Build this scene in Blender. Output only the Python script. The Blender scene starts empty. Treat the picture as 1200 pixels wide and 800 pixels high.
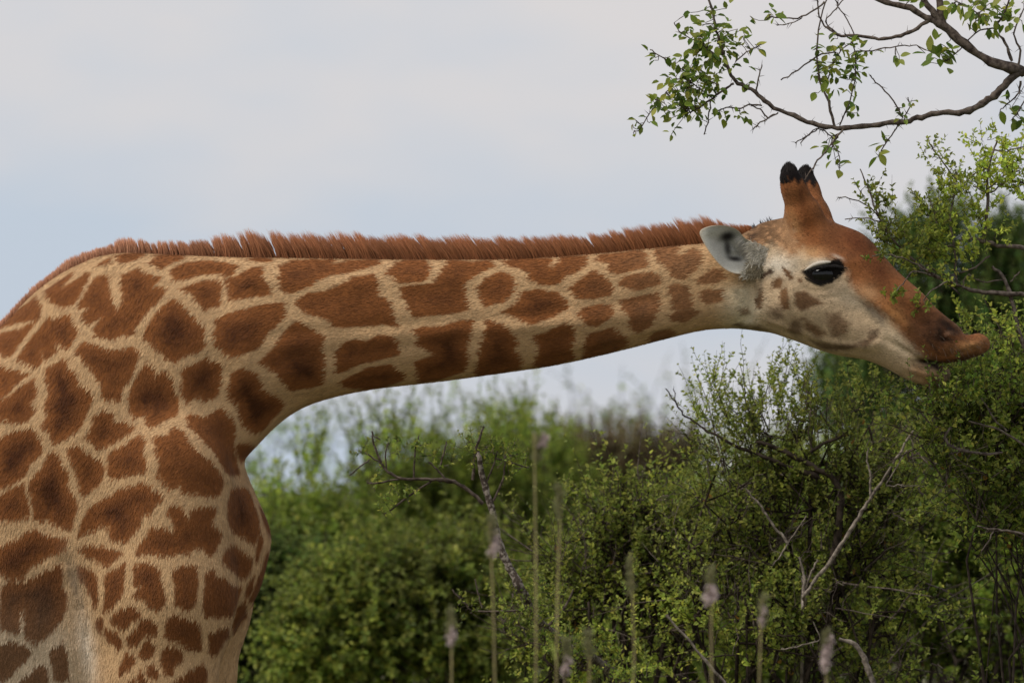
import bpy, math, random
import numpy as np
from mathutils import Vector

rng = np.random.default_rng(7)
random.seed(7)
SC = bpy.context.scene
COL = SC.collection

# ------------------------------------------------------------------ camera, sky, sun
K = 0.0022                 # metres per photo pixel at the giraffe's mid-plane (y = 0)
DIST, CAMZ, MIDZ = 20.0, 2.10, 2.458
cam_d = bpy.data.cameras.new('camera'); cam = bpy.data.objects.new('camera', cam_d); COL.objects.link(cam)
SC.camera = cam
cam.location = (0, -DIST, CAMZ)
PITCH = math.atan2(MIDZ - CAMZ, DIST)
cam.rotation_euler = (math.pi / 2 + PITCH, 0, 0)
FPX = math.hypot(DIST, MIDZ - CAMZ) / K
cam_d.sensor_width = 22.3
cam_d.lens = 22.3 * FPX / 1200
cam_d.clip_end = 2000
cam_d.dof.use_dof = True
cam_d.dof.focus_distance = DIST - 0.12
cam_d.dof.aperture_fstop = 4.5

SUN_EL, SUN_AZ = math.radians(52), math.radians(-62)     # azimuth measured from -y (behind the camera), negative = left
sun_from = Vector((math.sin(SUN_AZ) * math.cos(SUN_EL), -math.cos(SUN_AZ) * math.cos(SUN_EL), math.sin(SUN_EL)))
sd = bpy.data.lights.new('sun', 'SUN'); sun = bpy.data.objects.new('sun', sd); COL.objects.link(sun)
sd.energy = 2.0; sd.angle = math.radians(20); sd.color = (1.0, 0.94, 0.85)
sun.rotation_euler = sun_from.to_track_quat('Z', 'Y').to_euler()
sun.location = (-6, -12, 14)

world = bpy.data.worlds.new('World'); SC.world = world; world.use_nodes = True
nt = world.node_tree; nt.nodes.clear()
def N(t, typ, **kw):
    n = t.nodes.new(typ)
    for k, v in kw.items(): setattr(n, k, v)
    return n
w_out = N(nt, 'ShaderNodeOutputWorld'); bg = N(nt, 'ShaderNodeBackground'); bg.inputs['Strength'].default_value = 0.10
sky = N(nt, 'ShaderNodeTexSky', sky_type='NISHITA'); sky.sun_disc = False
sky.sun_elevation = SUN_EL; sky.sun_rotation = math.atan2(sun_from.x, sun_from.y)
tc = N(nt, 'ShaderNodeTexCoord'); mp = N(nt, 'ShaderNodeMapping'); mp.inputs['Scale'].default_value = (9, 9, 24)
mp.inputs['Rotation'].default_value = (0, math.radians(8), 0)
nz = N(nt, 'ShaderNodeTexNoise'); nz.inputs['Scale'].default_value = 1.0; nz.inputs['Detail'].default_value = 5; nz.inputs['Roughness'].default_value = 0.5
cr = N(nt, 'ShaderNodeValToRGB')
cr.color_ramp.elements[0].position = 0.38; cr.color_ramp.elements[0].color = (4.3, 4.9, 5.75, 1)
cr.color_ramp.elements[1].position = 0.60; cr.color_ramp.elements[1].color = (5.75, 5.5, 5.55, 1)
mx = N(nt, 'ShaderNodeMix', data_type='RGBA'); mx.inputs[0].default_value = 0.93
nt.links.new(tc.outputs['Generated'], mp.inputs[0]); nt.links.new(mp.outputs[0], nz.inputs['Vector'])
nt.links.new(nz.outputs['Fac'], cr.inputs[0]); nt.links.new(sky.outputs[0], mx.inputs[6]); nt.links.new(cr.outputs[0], mx.inputs[7])
nt.links.new(mx.outputs[2], bg.inputs['Color']); nt.links.new(bg.outputs[0], w_out.inputs[0])

SC.cycles.diffuse_bounces = 7; SC.cycles.max_bounces = 14
SC.view_settings.view_transform = 'Standard'; SC.view_settings.look = 'None'
SC.view_settings.exposure = 0.30; SC.view_settings.gamma = 1.0; SC.view_settings.use_curve_mapping = False

# ------------------------------------------------------------------ helpers
cP, sP = math.cos(PITCH), math.sin(PITCH)
def at(px, py, Y=0.0):
    """the place in the scene, at depth Y, that was measured at photo pixel (px, py)"""
    dx, dz = (px - 600) / FPX, (400 - py) / FPX
    d = np.array([dx, cP - dz * sP, sP + dz * cP])
    t = (Y + DIST) / d[1]
    return np.array([0, -DIST, CAMZ]) + d * t
def scale_at(Y): return K * (DIST + Y) / DIST

def mesh_obj(name, verts, quads=None, tris=None, col=None, mat=None, parent=None, smooth=True, loc=None):
    verts = np.asarray(verts, dtype=np.float32)
    if loc is not None: verts = verts - np.asarray(loc, dtype=np.float32)
    nq = 0 if quads is None else len(quads); ntr = 0 if tris is None else len(tris)
    me = bpy.data.meshes.new(name)
    me.vertices.add(len(verts)); me.vertices.foreach_set('co', verts.ravel())
    li = []
    if nq: li.append(np.asarray(quads, dtype=np.int32).ravel())
    if ntr: li.append(np.asarray(tris, dtype=np.int32).ravel())
    li = np.concatenate(li)
    me.loops.add(len(li)); me.loops.foreach_set('vertex_index', li)
    tot = np.concatenate([np.full(nq, 4, np.int32), np.full(ntr, 3, np.int32)])
    st = np.concatenate([[0], np.cumsum(tot)[:-1]]).astype(np.int32)
    me.polygons.add(len(tot)); me.polygons.foreach_set('loop_start', st); me.polygons.foreach_set('loop_total', tot)
    me.polygons.foreach_set('use_smooth', np.full(len(tot), smooth, dtype=bool))
    if col is not None:
        a = me.color_attributes.new('Col', 'FLOAT_COLOR', 'POINT')
        c = np.ones((len(verts), 4), np.float32); c[:, :3] = col
        a.data.foreach_set('color', c.ravel())
    me.update(calc_edges=True); me.validate()
    o = bpy.data.objects.new(name, me); COL.objects.link(o)
    if mat: me.materials.append(mat)
    if parent is not None: o.parent = parent
    if loc is not None: o.location = loc
    return o

def empty(name, loc, label, cat, group=None):
    o = bpy.data.objects.new(name, None); COL.objects.link(o); o.location = loc; o.empty_display_size = 0.2
    o['label'] = label; o['category'] = cat
    if group: o['group'] = group
    return o

def part(root, name, *a, **kw):
    """mesh given in scene coordinates, parented under root (which sits at its base, unrotated)"""
    kind = kw.pop('kind', None)
    kw['loc'] = np.array(root.location[:])
    o = mesh_obj(name, *a, **kw); o.location = (0, 0, 0); o.parent = root
    if kind: o['kind'] = kind
    return o

def nrm(v): return v / np.maximum(np.linalg.norm(v, axis=-1, keepdims=True), 1e-9)
def sstep(a, b, x):
    t = np.clip((x - a) / (b - a), 0, 1); return t * t * (3 - 2 * t)
_perm = np.random.default_rng(3).random((256, 256)).astype(np.float32)
def vnoise(x, y):
    xi = np.floor(x).astype(int); yi = np.floor(y).astype(int)
    fx = x - xi; fy = y - yi; fx = fx * fx * (3 - 2 * fx); fy = fy * fy * (3 - 2 * fy)
    p = lambda i, j: _perm[i & 255, j & 255]
    return (p(xi, yi) * (1 - fx) + p(xi + 1, yi) * fx) * (1 - fy) + (p(xi, yi + 1) * (1 - fx) + p(xi + 1, yi + 1) * fx) * fy
def fbm(x, y, o=3):
    s = 0; a = 0.5
    for i in range(o): s = s + a * vnoise(x * 2 ** i + 17 * i, y * 2 ** i + 5 * i); a *= 0.5
    return s / (1 - 0.5 ** o)

# ------------------------------------------------------------------ materials
def new_mat(name):
    m = bpy.data.materials.new(name); m.use_nodes = True; t = m.node_tree; t.nodes.clear()
    return m, t, N(t, 'ShaderNodeOutputMaterial')

def coat_mat(name, rough=0.9, spec=0.08, bump=0.35, scale=420, sheen=0.03):
    m, t, out = new_mat(name)
    b = N(t, 'ShaderNodeBsdfPrincipled'); b.inputs['Roughness'].default_value = rough
    b.inputs['Specular IOR Level'].default_value = spec
    b.inputs['Sheen Weight'].default_value = sheen; b.inputs['Sheen Roughness'].default_value = 0.5
    at_ = N(t, 'ShaderNodeAttribute', attribute_name='Col')
    tc = N(t, 'ShaderNodeTexCoord'); mp = N(t, 'ShaderNodeMapping'); mp.inputs['Scale'].default_value = (0.35, 1, 1)
    n = N(t, 'ShaderNodeTexNoise'); n.inputs['Scale'].default_value = scale; n.inputs['Detail'].default_value = 3
    r = N(t, 'ShaderNodeMapRange'); r.inputs['To Min'].default_value = 0.6; r.inputs['To Max'].default_value = 1.4
    mu = N(t, 'ShaderNodeMix', data_type='RGBA', blend_type='MULTIPLY'); mu.inputs[0].default_value = 1
    bp = N(t, 'ShaderNodeBump'); bp.inputs['Strength'].default_value = bump; bp.inputs['Distance'].default_value = 0.004
    L = t.links.new
    L(tc.outputs['Object'], mp.inputs[0]); L(mp.outputs[0], n.inputs['Vector']); L(n.outputs['Fac'], r.inputs[0])
    L(at_.outputs['Color'], mu.inputs[6]); L(r.outputs[0], mu.inputs[7]); L(mu.outputs[2], b.inputs['Base Color'])
    L(n.outputs['Fac'], bp.inputs['Height']); L(bp.outputs[0], b.inputs['Normal']); L(b.outputs[0], out.inputs[0])
    return m

def leaf_mat(name):
    m, t, out = new_mat(name)
    a = N(t, 'ShaderNodeAttribute', attribute_name='Col')
    b = N(t, 'ShaderNodeBsdfPrincipled'); b.inputs['Roughness'].default_value = 0.55; b.inputs['Specular IOR Level'].default_value = 0.3
    tr = N(t, 'ShaderNodeBsdfTranslucent'); mx = N(t, 'ShaderNodeMixShader'); mx.inputs[0].default_value = 0.5
    tc = N(t, 'ShaderNodeTexCoord'); n = N(t, 'ShaderNodeTexNoise'); n.inputs['Scale'].default_value = 90; n.inputs['Detail'].default_value = 2
    r = N(t, 'ShaderNodeMapRange'); r.inputs['To Min'].default_value = 0.75; r.inputs['To Max'].default_value = 1.25
    mu = N(t, 'ShaderNodeMix', data_type='RGBA', blend_type='MULTIPLY'); mu.inputs[0].default_value = 1
    L = t.links.new
    L(tc.outputs['Object'], n.inputs['Vector']); L(n.outputs['Fac'], r.inputs[0]); L(a.outputs['Color'], mu.inputs[6]); L(r.outputs[0], mu.inputs[7])
    L(mu.outputs[2], b.inputs['Base Color']); L(mu.outputs[2], tr.inputs['Color'])
    L(b.outputs[0], mx.inputs[1]); L(tr.outputs[0], mx.inputs[2]); L(mx.outputs[0], out.inputs[0])
    return m

def bark_mat(name, dark, light, scale=60, thr=0.5, soft=0.15):
    m, t, out = new_mat(name)
    b = N(t, 'ShaderNodeBsdfPrincipled'); b.inputs['Roughness'].default_value = 0.9; b.inputs['Specular IOR Level'].default_value = 0.15
    tc = N(t, 'ShaderNodeTexCoord'); n = N(t, 'ShaderNodeTexNoise'); n.inputs['Scale'].default_value = scale; n.inputs['Detail'].default_value = 4
    r = N(t, 'ShaderNodeValToRGB'); e = r.color_ramp.elements
    e[0].position = thr - soft; e[0].color = (*dark, 1); e[1].position = thr + soft; e[1].color = (*light, 1)
    bp = N(t, 'ShaderNodeBump'); bp.inputs['Strength'].default_value = 0.6; bp.inputs['Distance'].default_value = 0.004
    L = t.links.new
    L(tc.outputs['Object'], n.inputs['Vector']); L(n.outputs['Fac'], r.inputs[0]); L(r.outputs[0], b.inputs['Base Color'])
    L(n.outputs['Fac'], bp.inputs['Height']); L(bp.outputs[0], b.inputs['Normal']); L(b.outputs[0], out.inputs[0])
    return m

def plain_mat(name, c, rough=0.5, spec=0.5, nscale=80, var=0.25, coat=0.0):
    m, t, out = new_mat(name)
    b = N(t, 'ShaderNodeBsdfPrincipled'); b.inputs['Roughness'].default_value = rough; b.inputs['Specular IOR Level'].default_value = spec
    b.inputs['Coat Weight'].default_value = coat
    tc = N(t, 'ShaderNodeTexCoord'); n = N(t, 'ShaderNodeTexNoise'); n.inputs['Scale'].default_value = nscale
    r = N(t, 'ShaderNodeValToRGB'); e = r.color_ramp.elements
    e[0].color = (*[x * (1 - var) for x in c], 1); e[1].color = (*[x * (1 + var) for x in c], 1); e[0].position = .3; e[1].position = .7
    L = t.links.new
    L(tc.outputs['Object'], n.inputs['Vector']); L(n.outputs['Fac'], r.inputs[0]); L(r.outputs[0], b.inputs['Base Color']); L(b.outputs[0], out.inputs[0])
    return m

M_COAT = coat_mat('giraffe_skin'); M_FUR = coat_mat('giraffe_hair', rough=0.75, spec=0.12, bump=0.0, scale=600, sheen=0.03)
M_EAR = coat_mat('ear_skin', rough=0.8, spec=0.15, bump=0.3, scale=500)
M_EYE = plain_mat('dark_eye', (0.006, 0.005, 0.005), rough=0.12, spec=0.3, coat=0.15)
M_LASH = plain_mat('black_hair', (0.012, 0.010, 0.009), rough=0.6, spec=0.3)
M_LEAF = leaf_mat('leaf_green')
M_BARK = bark_mat('thorn_bark', (0.045, 0.032, 0.026), (0.16, 0.125, 0.10), scale=70)
M_PALE = bark_mat('grey_bark', (0.10, 0.08, 0.065), (0.32, 0.27, 0.22), scale=80)
M_LICH = bark_mat('lichen_bark', (0.07, 0.052, 0.042), (0.34, 0.295, 0.25), scale=95, thr=0.52, soft=0.08)
M_LIMB = bark_mat('brown_grey_bark', (0.055, 0.040, 0.033), (0.20, 0.16, 0.13), scale=80)
M_DARK = bark_mat('dark_bark', (0.022, 0.016, 0.012), (0.075, 0.055, 0.042), scale=50)
M_STALK = bark_mat('grass_stem', (0.24, 0.21, 0.09), (0.40, 0.32, 0.16), scale=12)

# ------------------------------------------------------------------ ground
def ground():
    m, t, out = new_mat('savanna_ground')
    b = N(t, 'ShaderNodeBsdfPrincipled'); b.inputs['Roughness'].default_value = 0.95
    tc = N(t, 'ShaderNodeTexCoord'); n = N(t, 'ShaderNodeTexNoise'); n.inputs['Scale'].default_value = 0.5; n.inputs['Detail'].default_value = 8
    r = N(t, 'ShaderNodeValToRGB'); e = r.color_ramp.elements
    e[0].position = .35; e[0].color = (0.055, 0.075, 0.022, 1); e[1].position = .65; e[1].color = (0.15, 0.125, 0.06, 1)
    t.links.new(tc.outputs['Object'], n.inputs['Vector']); t.links.new(n.outputs['Fac'], r.inputs[0]); t.links.new(r.outputs[0], b.inputs['Base Color']); t.links.new(b.outputs[0], out.inputs[0])
    xs = np.concatenate([np.linspace(-900, -40, 12), np.linspace(-35, 35, 36), np.linspace(40, 900, 12)])
    ys = np.concatenate([np.linspace(-300, -40, 6), np.linspace(-35, 60, 48), np.linspace(70, 1600, 16)])
    X, Y = np.meshgrid(xs, ys, indexing='ij')
    Z = np.zeros_like(X)
    idx = np.arange(X.size).reshape(X.shape)
    q = np.stack([idx[:-1, :-1], idx[1:, :-1], idx[1:, 1:], idx[:-1, 1:]], -1).reshape(-1, 4)
    o = mesh_obj('ground', np.stack([X, Y, Z], -1).reshape(-1, 3), quads=q, mat=m)
    o['kind'] = 'structure'
ground()

# ------------------------------------------------------------------ giraffe (modelled in photo pixels: x right, v down, w away; 1 px = K m)
def chaikin(p, n=2):
    p = np.asarray(p, float)
    for _ in range(n):
        q = np.roll(p, -1, 0)
        p = np.stack([0.75 * p + 0.25 * q, 0.25 * p + 0.75 * q], 1).reshape(-1, 2)
    return p
def poly_sd(px, py, poly):
    """signed distance to a closed polygon, positive inside"""
    x = px.ravel(); y = py.ravel()
    d2 = np.full(x.shape, 1e18); inside = np.zeros(x.shape, bool)
    n = len(poly)
    for i in range(n):
        ax, ay = poly[i]; bx, by = poly[(i + 1) % n]
        ex, ey = bx - ax, by - ay
        t = np.clip(((x - ax) * ex + (y - ay) * ey) / (ex * ex + ey * ey + 1e-12), 0, 1)
        dx = x - ax - t * ex; dy = y - ay - t * ey
        d2 = np.minimum(d2, dx * dx + dy * dy)
        if ay != by:
            c = ((ay > y) != (by > y)) & (x < (bx - ax) * (y - ay) / (by - ay) + ax)
            inside ^= c
    d = np.sqrt(d2)
    return np.where(inside, d, -d).reshape(px.shape)

BODY = [(-560,740),(-545,680),(-500,620),(-420,575),(-300,530),(-150,472),(-60,425),(0,383),(20,362),(37,344),(56,329),(75,317),(94,308),(112,300),(141,295),(170,296),
 (200,298),(250,300),(300,302),(350,302),(400,303),(500,304),(580,304),(650,301),(720,295),(780,288.5),(830,284),(860,279),(878,270),(890,262),(903,258.5),(916,256),(935,252),(955,255),
 (972,260),(990,266.5),(1006,272.5),(1017.5,281.5),(1029,296),(1040,309),(1051,321),(1066,334),(1079,345),(1088,357),(1097,365.5),(1109,375),(1119,382.5),(1125,391),(1127,393.5),(1133,393.5),(1143,391),(1150,394),(1155.5,400),(1156.5,407),
 (1150,415.5),(1136,420.5),(1122,424.5),(1104,427),(1090,425.5),(1074,422.5),(1086,426),(1098,428.5),(1109,432),(1112,440),(1105,450),(1092,457),(1076,451),(1060,446),(1047,437.5),
 (1030,428.5),(1010,421),(985,418),(960,411),(937,401.5),(920,395.5),(905,390),(890,388),(870,385),(850,384.5),(820,387),(780,397),(735,409),(680,422),(640,430),(600,435.5),(550,442.5),(500,449),(450,454),(410,460.5),
 (375,469.5),(352,478.5),(330,493),(312,510),(299,524),(289,534),(284,541),(289,556),(296,573),(305,592),(314,612),(318,627),(317,642),(313,659),(307,684),(298,704),(288,719),(275,738),(266,755),(258,775),(246,805),(220,850),(170,885),
 (60,915),(-60,940),(-200,955),(-350,950),(-430,930),(-500,900),(-545,840)]
BODYP = chaikin(BODY, 2)

def poisson_field():
    h = 3.0
    xs = np.arange(-590, 1185, h); vs = np.arange(230, 985, h)
    X, V = np.meshgrid(xs, vs, indexing='ij')
    d = poly_sd(X, V, BODYP); m = d > 0
    asp = 0.66 + 0.12 * sstep(860, 940, X) - 0.12 * sstep(400, 150, X)
    asp = np.where(X > 1060, asp + 0.05, asp)
    rhs = (2 * asp ** 2 * h * h) * m
    mf = m.astype(float)
    def A(u):
        r = 4 * u
        r[1:] -= u[:-1]; r[:-1] -= u[1:]; r[:, 1:] -= u[:, :-1]; r[:, :-1] -= u[:, 1:]
        return r * mf
    u = np.zeros_like(X); r = rhs - A(u); p = r.copy(); rs = (r * r).sum(); r0 = rs
    for _ in range(1500):
        Ap = A(p); a = rs / (p * Ap).sum(); u += a * p; r -= a * Ap; rn = (r * r).sum()
        if rn < 1e-10 * r0: break
        p = r + rn / rs * p; rs = rn
    q = np.where(d > 2.5, u / np.maximum(d, 1e-3), 0); k = (d > 2.5).astype(float)
    q0, k0 = q.copy(), k.copy()
    for _ in range(14):                       # extend the ratio field past the outline
        qs = q.copy(); ks = k.copy()
        for ax in (0, 1):
            for s in (1, -1): qs += np.roll(q, s, ax); ks += np.roll(k, s, ax)
        q = np.where(k0 > 0, q0, qs / np.maximum(ks, 1e-6)) * (ks > 0); k = (ks > 0).astype(float)
        q = np.where(k0 > 0, q0, q)
    q = np.where(k > 0, q, 20.0)
    return xs, vs, u, q
def bilin(xs, vs, f, X, V):
    i = np.clip((X - xs[0]) / (xs[1] - xs[0]), 0, len(xs) - 1.001); j = np.clip((V - vs[0]) / (vs[1] - vs[0]), 0, len(vs) - 1.001)
    a = i.astype(int); b = j.astype(int); fi = i - a; fj = j - b
    return (f[a, b] * (1 - fi) + f[a + 1, b] * fi) * (1 - fj) + (f[a, b + 1] * (1 - fi) + f[a + 1, b + 1] * fi) * fj

def smin(a, b, k):
    h = np.clip(0.5 + 0.5 * (b - a) / k, 0, 1)
    return b * (1 - h) + a * h - k * h * (1 - h)

# amount by which the body and the head turn towards the camera
def turn(x): return 0.10 * sstep(420, 250, x) + 0.26 * sstep(840, 930, x)

def body_mesh():
    gx = np.concatenate([np.arange(-600, -10, 12), np.arange(-10, 330, 4), np.arange(330, 860, 3), np.arange(860, 1166, 1.6)])
    gv = np.concatenate([np.arange(186, 460, 1.6), np.arange(460, 830, 4), np.arange(830, 1530, 11)])
    hw = np.concatenate([np.arange(0, 56, 1.8), np.arange(56, 215, 4.5)])
    gw = np.concatenate([-hw[:0:-1], hw])
    xs, vs, u, q = poisson_field()
    X, V = np.meshgrid(gx, gv, indexing='ij')
    d = poly_sd(X, V, BODYP)
    g = bilin(xs, vs, u, X, V); qq = bilin(xs, vs, q, X, V)
    t = sstep(6, 14, d)
    g = np.where(d > 0, g * t + qq * d * (1 - t), qq * d)
    # relief: brow, cheek, hollows, nostril, neck tendons, shoulder blade
    h = np.sqrt(np.maximum(g, 0))
    Xn = X - 0.97 * turn(X) * h                     # where this point of the near cheek ends up after the turn of the head
    def G(cx, cv, sx, sv, a, rot=0):
        c, s = math.cos(rot), math.sin(rot); ex = Xn - cx; ey = V - cv
        return a * np.exp(-(((ex * c + ey * s) / sx) ** 2 + ((-ex * s + ey * c) / sv) ** 2) / 2)
    def crease(pts, wd, a):
        dd = np.full(X.shape, 1e9)
        for (x0, v0), (x1, v1) in zip(pts[:-1], pts[1:]):
            ex, ey = x1 - x0, v1 - v0; tt = np.clip(((Xn - x0) * ex + (V - v0) * ey) / (ex * ex + ey * ey), 0, 1)
            dd = np.minimum(dd, (Xn - x0 - tt * ex) ** 2 + (V - v0 - tt * ey) ** 2)
        return a * np.exp(-dd / (2 * wd * wd))
    dh = G(966, 306, 24, 6, 8, .05) + G(965, 322, 24, 15, 4) + G(930, 362, 24, 24, 5) - G(1003, 366, 26, 11, 5, .5) + crease([(990, 326), (1020, 350), (1060, 385)], 5, 3) \
       + crease([(985, 338), (1010, 352), (1045, 372)], 4, 1.5) - crease([(1000, 330), (1040, 352), (1075, 380)], 5, 2.5) \
       + G(1104, 388, 9, 9, 5) - crease([(1100, 399), (1101, 390), (1106, 383), (1114, 383)], 1.6, 4.5) - crease([(1114, 384), (1119, 388), (1125, 393)], 2.0, 9) + crease([(1104, 396), (1114, 391)], 2.5, 2.5) - crease([(1100, 400), (1112, 400), (1124, 396)], 1.8, 3.5) \
       + G(1138, 406, 12, 10, 3) + G(918, 300, 10, 22, 3) - G(912, 330, 6, 14, 4) - G(880, 352, 7, 26, 7) + G(1070, 438, 14, 9, 3) - crease([(1035, 400), (1055, 412), (1072, 422)], 2.5, 2) \
       + crease([(905, 385), (950, 402), (1000, 411), (1025, 405)], 5, 3.5) + crease([(928, 296), (922, 325), (926, 350)], 5, 2.5) + crease([(930, 272), (952, 285), (968, 302)], 7, 2) \
       - crease([(1074, 404), (1082, 416), (1090, 421)], 1.2, 1.0) - crease([(1068, 400), (1076, 414), (1084, 421)], 1.2, .9) - crease([(1060, 398), (1070, 412), (1076, 420)], 1.2, .8) \
       - crease([(945, 345), (958, 352), (975, 350)], 2, 1.0) - crease([(940, 340), (955, 343), (975, 341)], 1.8, 1.2) \
       + G(130, 420, 45, 95, 9, .35) + G(215, 600, 55, 70, 12) - G(275, 470, 18, 40, 6, -.5) - crease([(212, 575), (245, 556), (275, 540)], 2.5, 3.2) - crease([(120, 330), (165, 420), (205, 500), (225, 560)], 14, 6) + crease([(70, 350), (105, 430), (150, 520)], 20, 6) - crease([(40, 420), (60, 520), (70, 620)], 18, 5) - crease([(255, 330), (262, 400), (250, 470)], 14, 5) + crease([(300, 330), (420, 330), (560, 325)], 9, 2.5) - crease([(320, 395), (450, 385), (620, 372), (760, 352)], 7, 3) + crease([(330, 455), (480, 432), (640, 415), (790, 385)], 8, 2.5) \
       - crease([(76, 655), (90, 700), (112, 760)], 2.6, 4) - crease([(84, 650), (100, 700), (116, 745)], 2.6, 4) + crease([(80, 660), (96, 705), (114, 755)], 2.6, 3) \
       + G(560, 385, 200, 9, 4, -.06) - G(600, 345, 200, 12, 3, -.03) + crease([(330, 440), (450, 420), (620, 400)], 7, 2)
    dh += 9 * (fbm(X / 70 + 3, V / 70 + 9) - .5) * sstep(900, 700, X) + 1.4 * (fbm(X / 20, V / 20 + 50) - .5) + .9 * (fbm(X / 8, V / 8 + 50) - .5) * sstep(860, 900, X)
    h2 = np.maximum(h + dh * sstep(2, 12, d), 0.5)
    g = np.where(d > 0, h2 ** 2 * np.sign(np.maximum(g, 1e-6)) * t + g * (1 - t), g)
    gxv = np.gradient(g, gx, axis=0); gvv = np.gradient(g, gv, axis=1)
    gg = np.minimum(np.sqrt(gxv ** 2 + gvv ** 2), 400)[:, :, None].astype(np.float32)
    W = gw[None, None, :].astype(np.float32)
    F = (W ** 2 - g[:, :, None].astype(np.float32)) / np.sqrt(4 * W ** 2 + gg ** 2 + 60)
    A = np.abs(W)
    def block(x0, x1, v0, v1):
        i0, i1 = np.searchsorted(gx, [x0, x1]); j0, j1 = np.searchsorted(gv, [v0, v1])
        return slice(i0, i1), slice(j0, j1)
    def capsule(p0, p1, r0, r1, k, wa=1.0):
        """tapered limb segment on both sides; wa squeezes it sideways"""
        R = max(r0, r1) + 3 * k + 30
        bl = block(min(p0[0], p1[0]) - R, max(p0[0], p1[0]) + R, min(p0[1], p1[1]) - R, max(p0[1], p1[1]) + R)
        x = gx[bl[0]][:, None, None]; v = gv[bl[1]][None, :, None]; w = A
        e = np.array([p1[0] - p0[0], p1[1] - p0[1], (p1[2] - p0[2])], float); L2 = (e ** 2).sum()
        t = np.clip(((x - p0[0]) * e[0] + (v - p0[1]) * e[1] + (w - p0[2]) * e[2]) / L2, 0, 1)
        dd = np.sqrt((x - p0[0] - t * e[0]) ** 2 + (v - p0[1] - t * e[1]) ** 2 + ((w - p0[2] - t * e[2]) / wa) ** 2) - (r0 + (r1 - r0) * t)
        F[bl] = smin(F[bl], dd.astype(np.float32), k)
    # fore and hind legs
    for ch in ([(205, 560, 78, 72), (205, 700, 84, 76), (196, 800, 84, 66), (188, 900, 82, 48), (188, 1040, 80, 34), (190, 1170, 80, 31), (190, 1210, 80, 28), (191, 1420, 80, 17), (193, 1455, 80, 21), (199, 1495, 80, 24), (203, 1512, 80, 26)],
               [(-420, 720, 70, 110), (-430, 880, 78, 84), (-440, 990, 80, 56), (-480, 1150, 80, 30), (-487, 1200, 80, 28), (-478, 1420, 80, 18), (-474, 1455, 80, 22), (-467, 1495, 80, 24), (-463, 1512, 80, 26)]):
        for a, b in zip(ch[:-1], ch[1:]):
            capsule(a[:3], b[:3], a[3], b[3], 16 if a[1] > 760 else 26, wa=0.8 if a[1] < 830 else 1.0)
    # ossicones
    OS = [(956, 280, 18, 20), (946, 252, 24, 17.5), (938, 224, 36, 11.5), (934, 208, 42, 11)]
    for a, b in zip(OS[:-1], OS[1:]):
        capsule(a[:3], b[:3], a[3], b[3], 15)
    # tail
    tl = [(-545, 690, 0, 20), (-575, 760, 0, 14), (-585, 900, 0, 9), (-585, 1000, 0, 7)]
    for a, b in zip(tl[:-1], tl[1:]): capsule(a[:3], b[:3], a[3], b[3], 10)
    # nostrils: slanting slits sunk into the sides of the nose
    def carve(p0, p1, r, wa):
        bl = block(min(p0[0], p1[0]) - 20, max(p0[0], p1[0]) + 20, min(p0[1], p1[1]) - 20, max(p0[1], p1[1]) + 20)
        x = gx[bl[0]][:, None, None]; v = gv[bl[1]][None, :, None]; e = np.array(p1[:2], float) - p0[:2]
        t = np.clip(((x - p0[0]) * e[0] + (v - p0[1]) * e[1]) / (e ** 2).sum(), 0, 1); wc = p0[2] + (p1[2] - p0[2]) * t
        dd = np.sqrt((x - p0[0] - t * e[0]) ** 2 + (v - p0[1] - t * e[1]) ** 2 + ((A - wc) / wa) ** 2) - r
        F[bl] = -smin(-F[bl], dd.astype(np.float32), 2.5)
    carve((1110, 382, 24), (1124, 390.5, 17), 2.9, 3.0); carve((1107, 397, 27), (1109, 384, 26), 1.6, 2.5)
    # hooves stand flat on the ground
    gcut = (gv - 1516.5)[None, :, None].astype(np.float32); F = np.maximum(F, gcut)
    # ---- surface nets
    S = F < 0
    n0, n1, n2 = S.shape
    cnt = np.zeros((n0 - 1, n1 - 1, n2 - 1), np.uint8)
    for a in (0, 1):
        for b in (0, 1):
            for c in (0, 1): cnt += S[a:n0 - 1 + a, b:n1 - 1 + b, c:n2 - 1 + c]
    act = (cnt > 0) & (cnt < 8)
    ci = np.argwhere(act)
    imap = np.full(act.shape, -1, np.int32); imap[act] = np.arange(len(ci))
    corners = [(a, b, c) for a in (0, 1) for b in (0, 1) for c in (0, 1)]
    cv = {k: F[ci[:, 0] + k[0], ci[:, 1] + k[1], ci[:, 2] + k[2]] for k in corners}
    axs = (gx, gv, gw); acc = np.zeros((len(ci), 3)); num = np.zeros(len(ci))
    for k in corners:
        for ax in range(3):
            if k[ax] == 0:
                k2 = list(k); k2[ax] = 1; k2 = tuple(k2)
                f0, f1 = cv[k], cv[k2]; cr_ = (f0 < 0) != (f1 < 0)
                tt = np.where(cr_, f0 / np.where(cr_, f0 - f1, 1), 0)
                for a2 in range(3):
                    lo = axs[a2][ci[:, a2] + k[a2]]
                    val = lo + (tt * (axs[a2][ci[:, a2] + 1] - lo) if a2 == ax else 0)
                    acc[:, a2] += np.where(cr_, val, 0)
                num += cr_
    P = acc / num[:, None]
    quads = []
    for ax in range(3):
        sl0 = [slice(1, n - 1) for n in S.shape]; sl0[ax] = slice(0, S.shape[ax] - 1)
        sl1 = list(sl0); sl1[ax] = slice(1, S.shape[ax])
        s0 = S[tuple(sl0)]; s1 = S[tuple(sl1)]
        e = np.argwhere(s0 != s1); flip = s0[tuple(e.T)]
        off = np.ones(3, int); off[ax] = 0; e = e + off
        o1, o2 = [(1, 2), (2, 0), (0, 1)][ax]
        def cell(d1, d2):
            c = e.copy(); c[:, o1] -= d1; c[:, o2] -= d2; return imap[tuple(c.T)]
        qd = np.stack([cell(1, 1), cell(0, 1), cell(0, 0), cell(1, 0)], 1)
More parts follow.
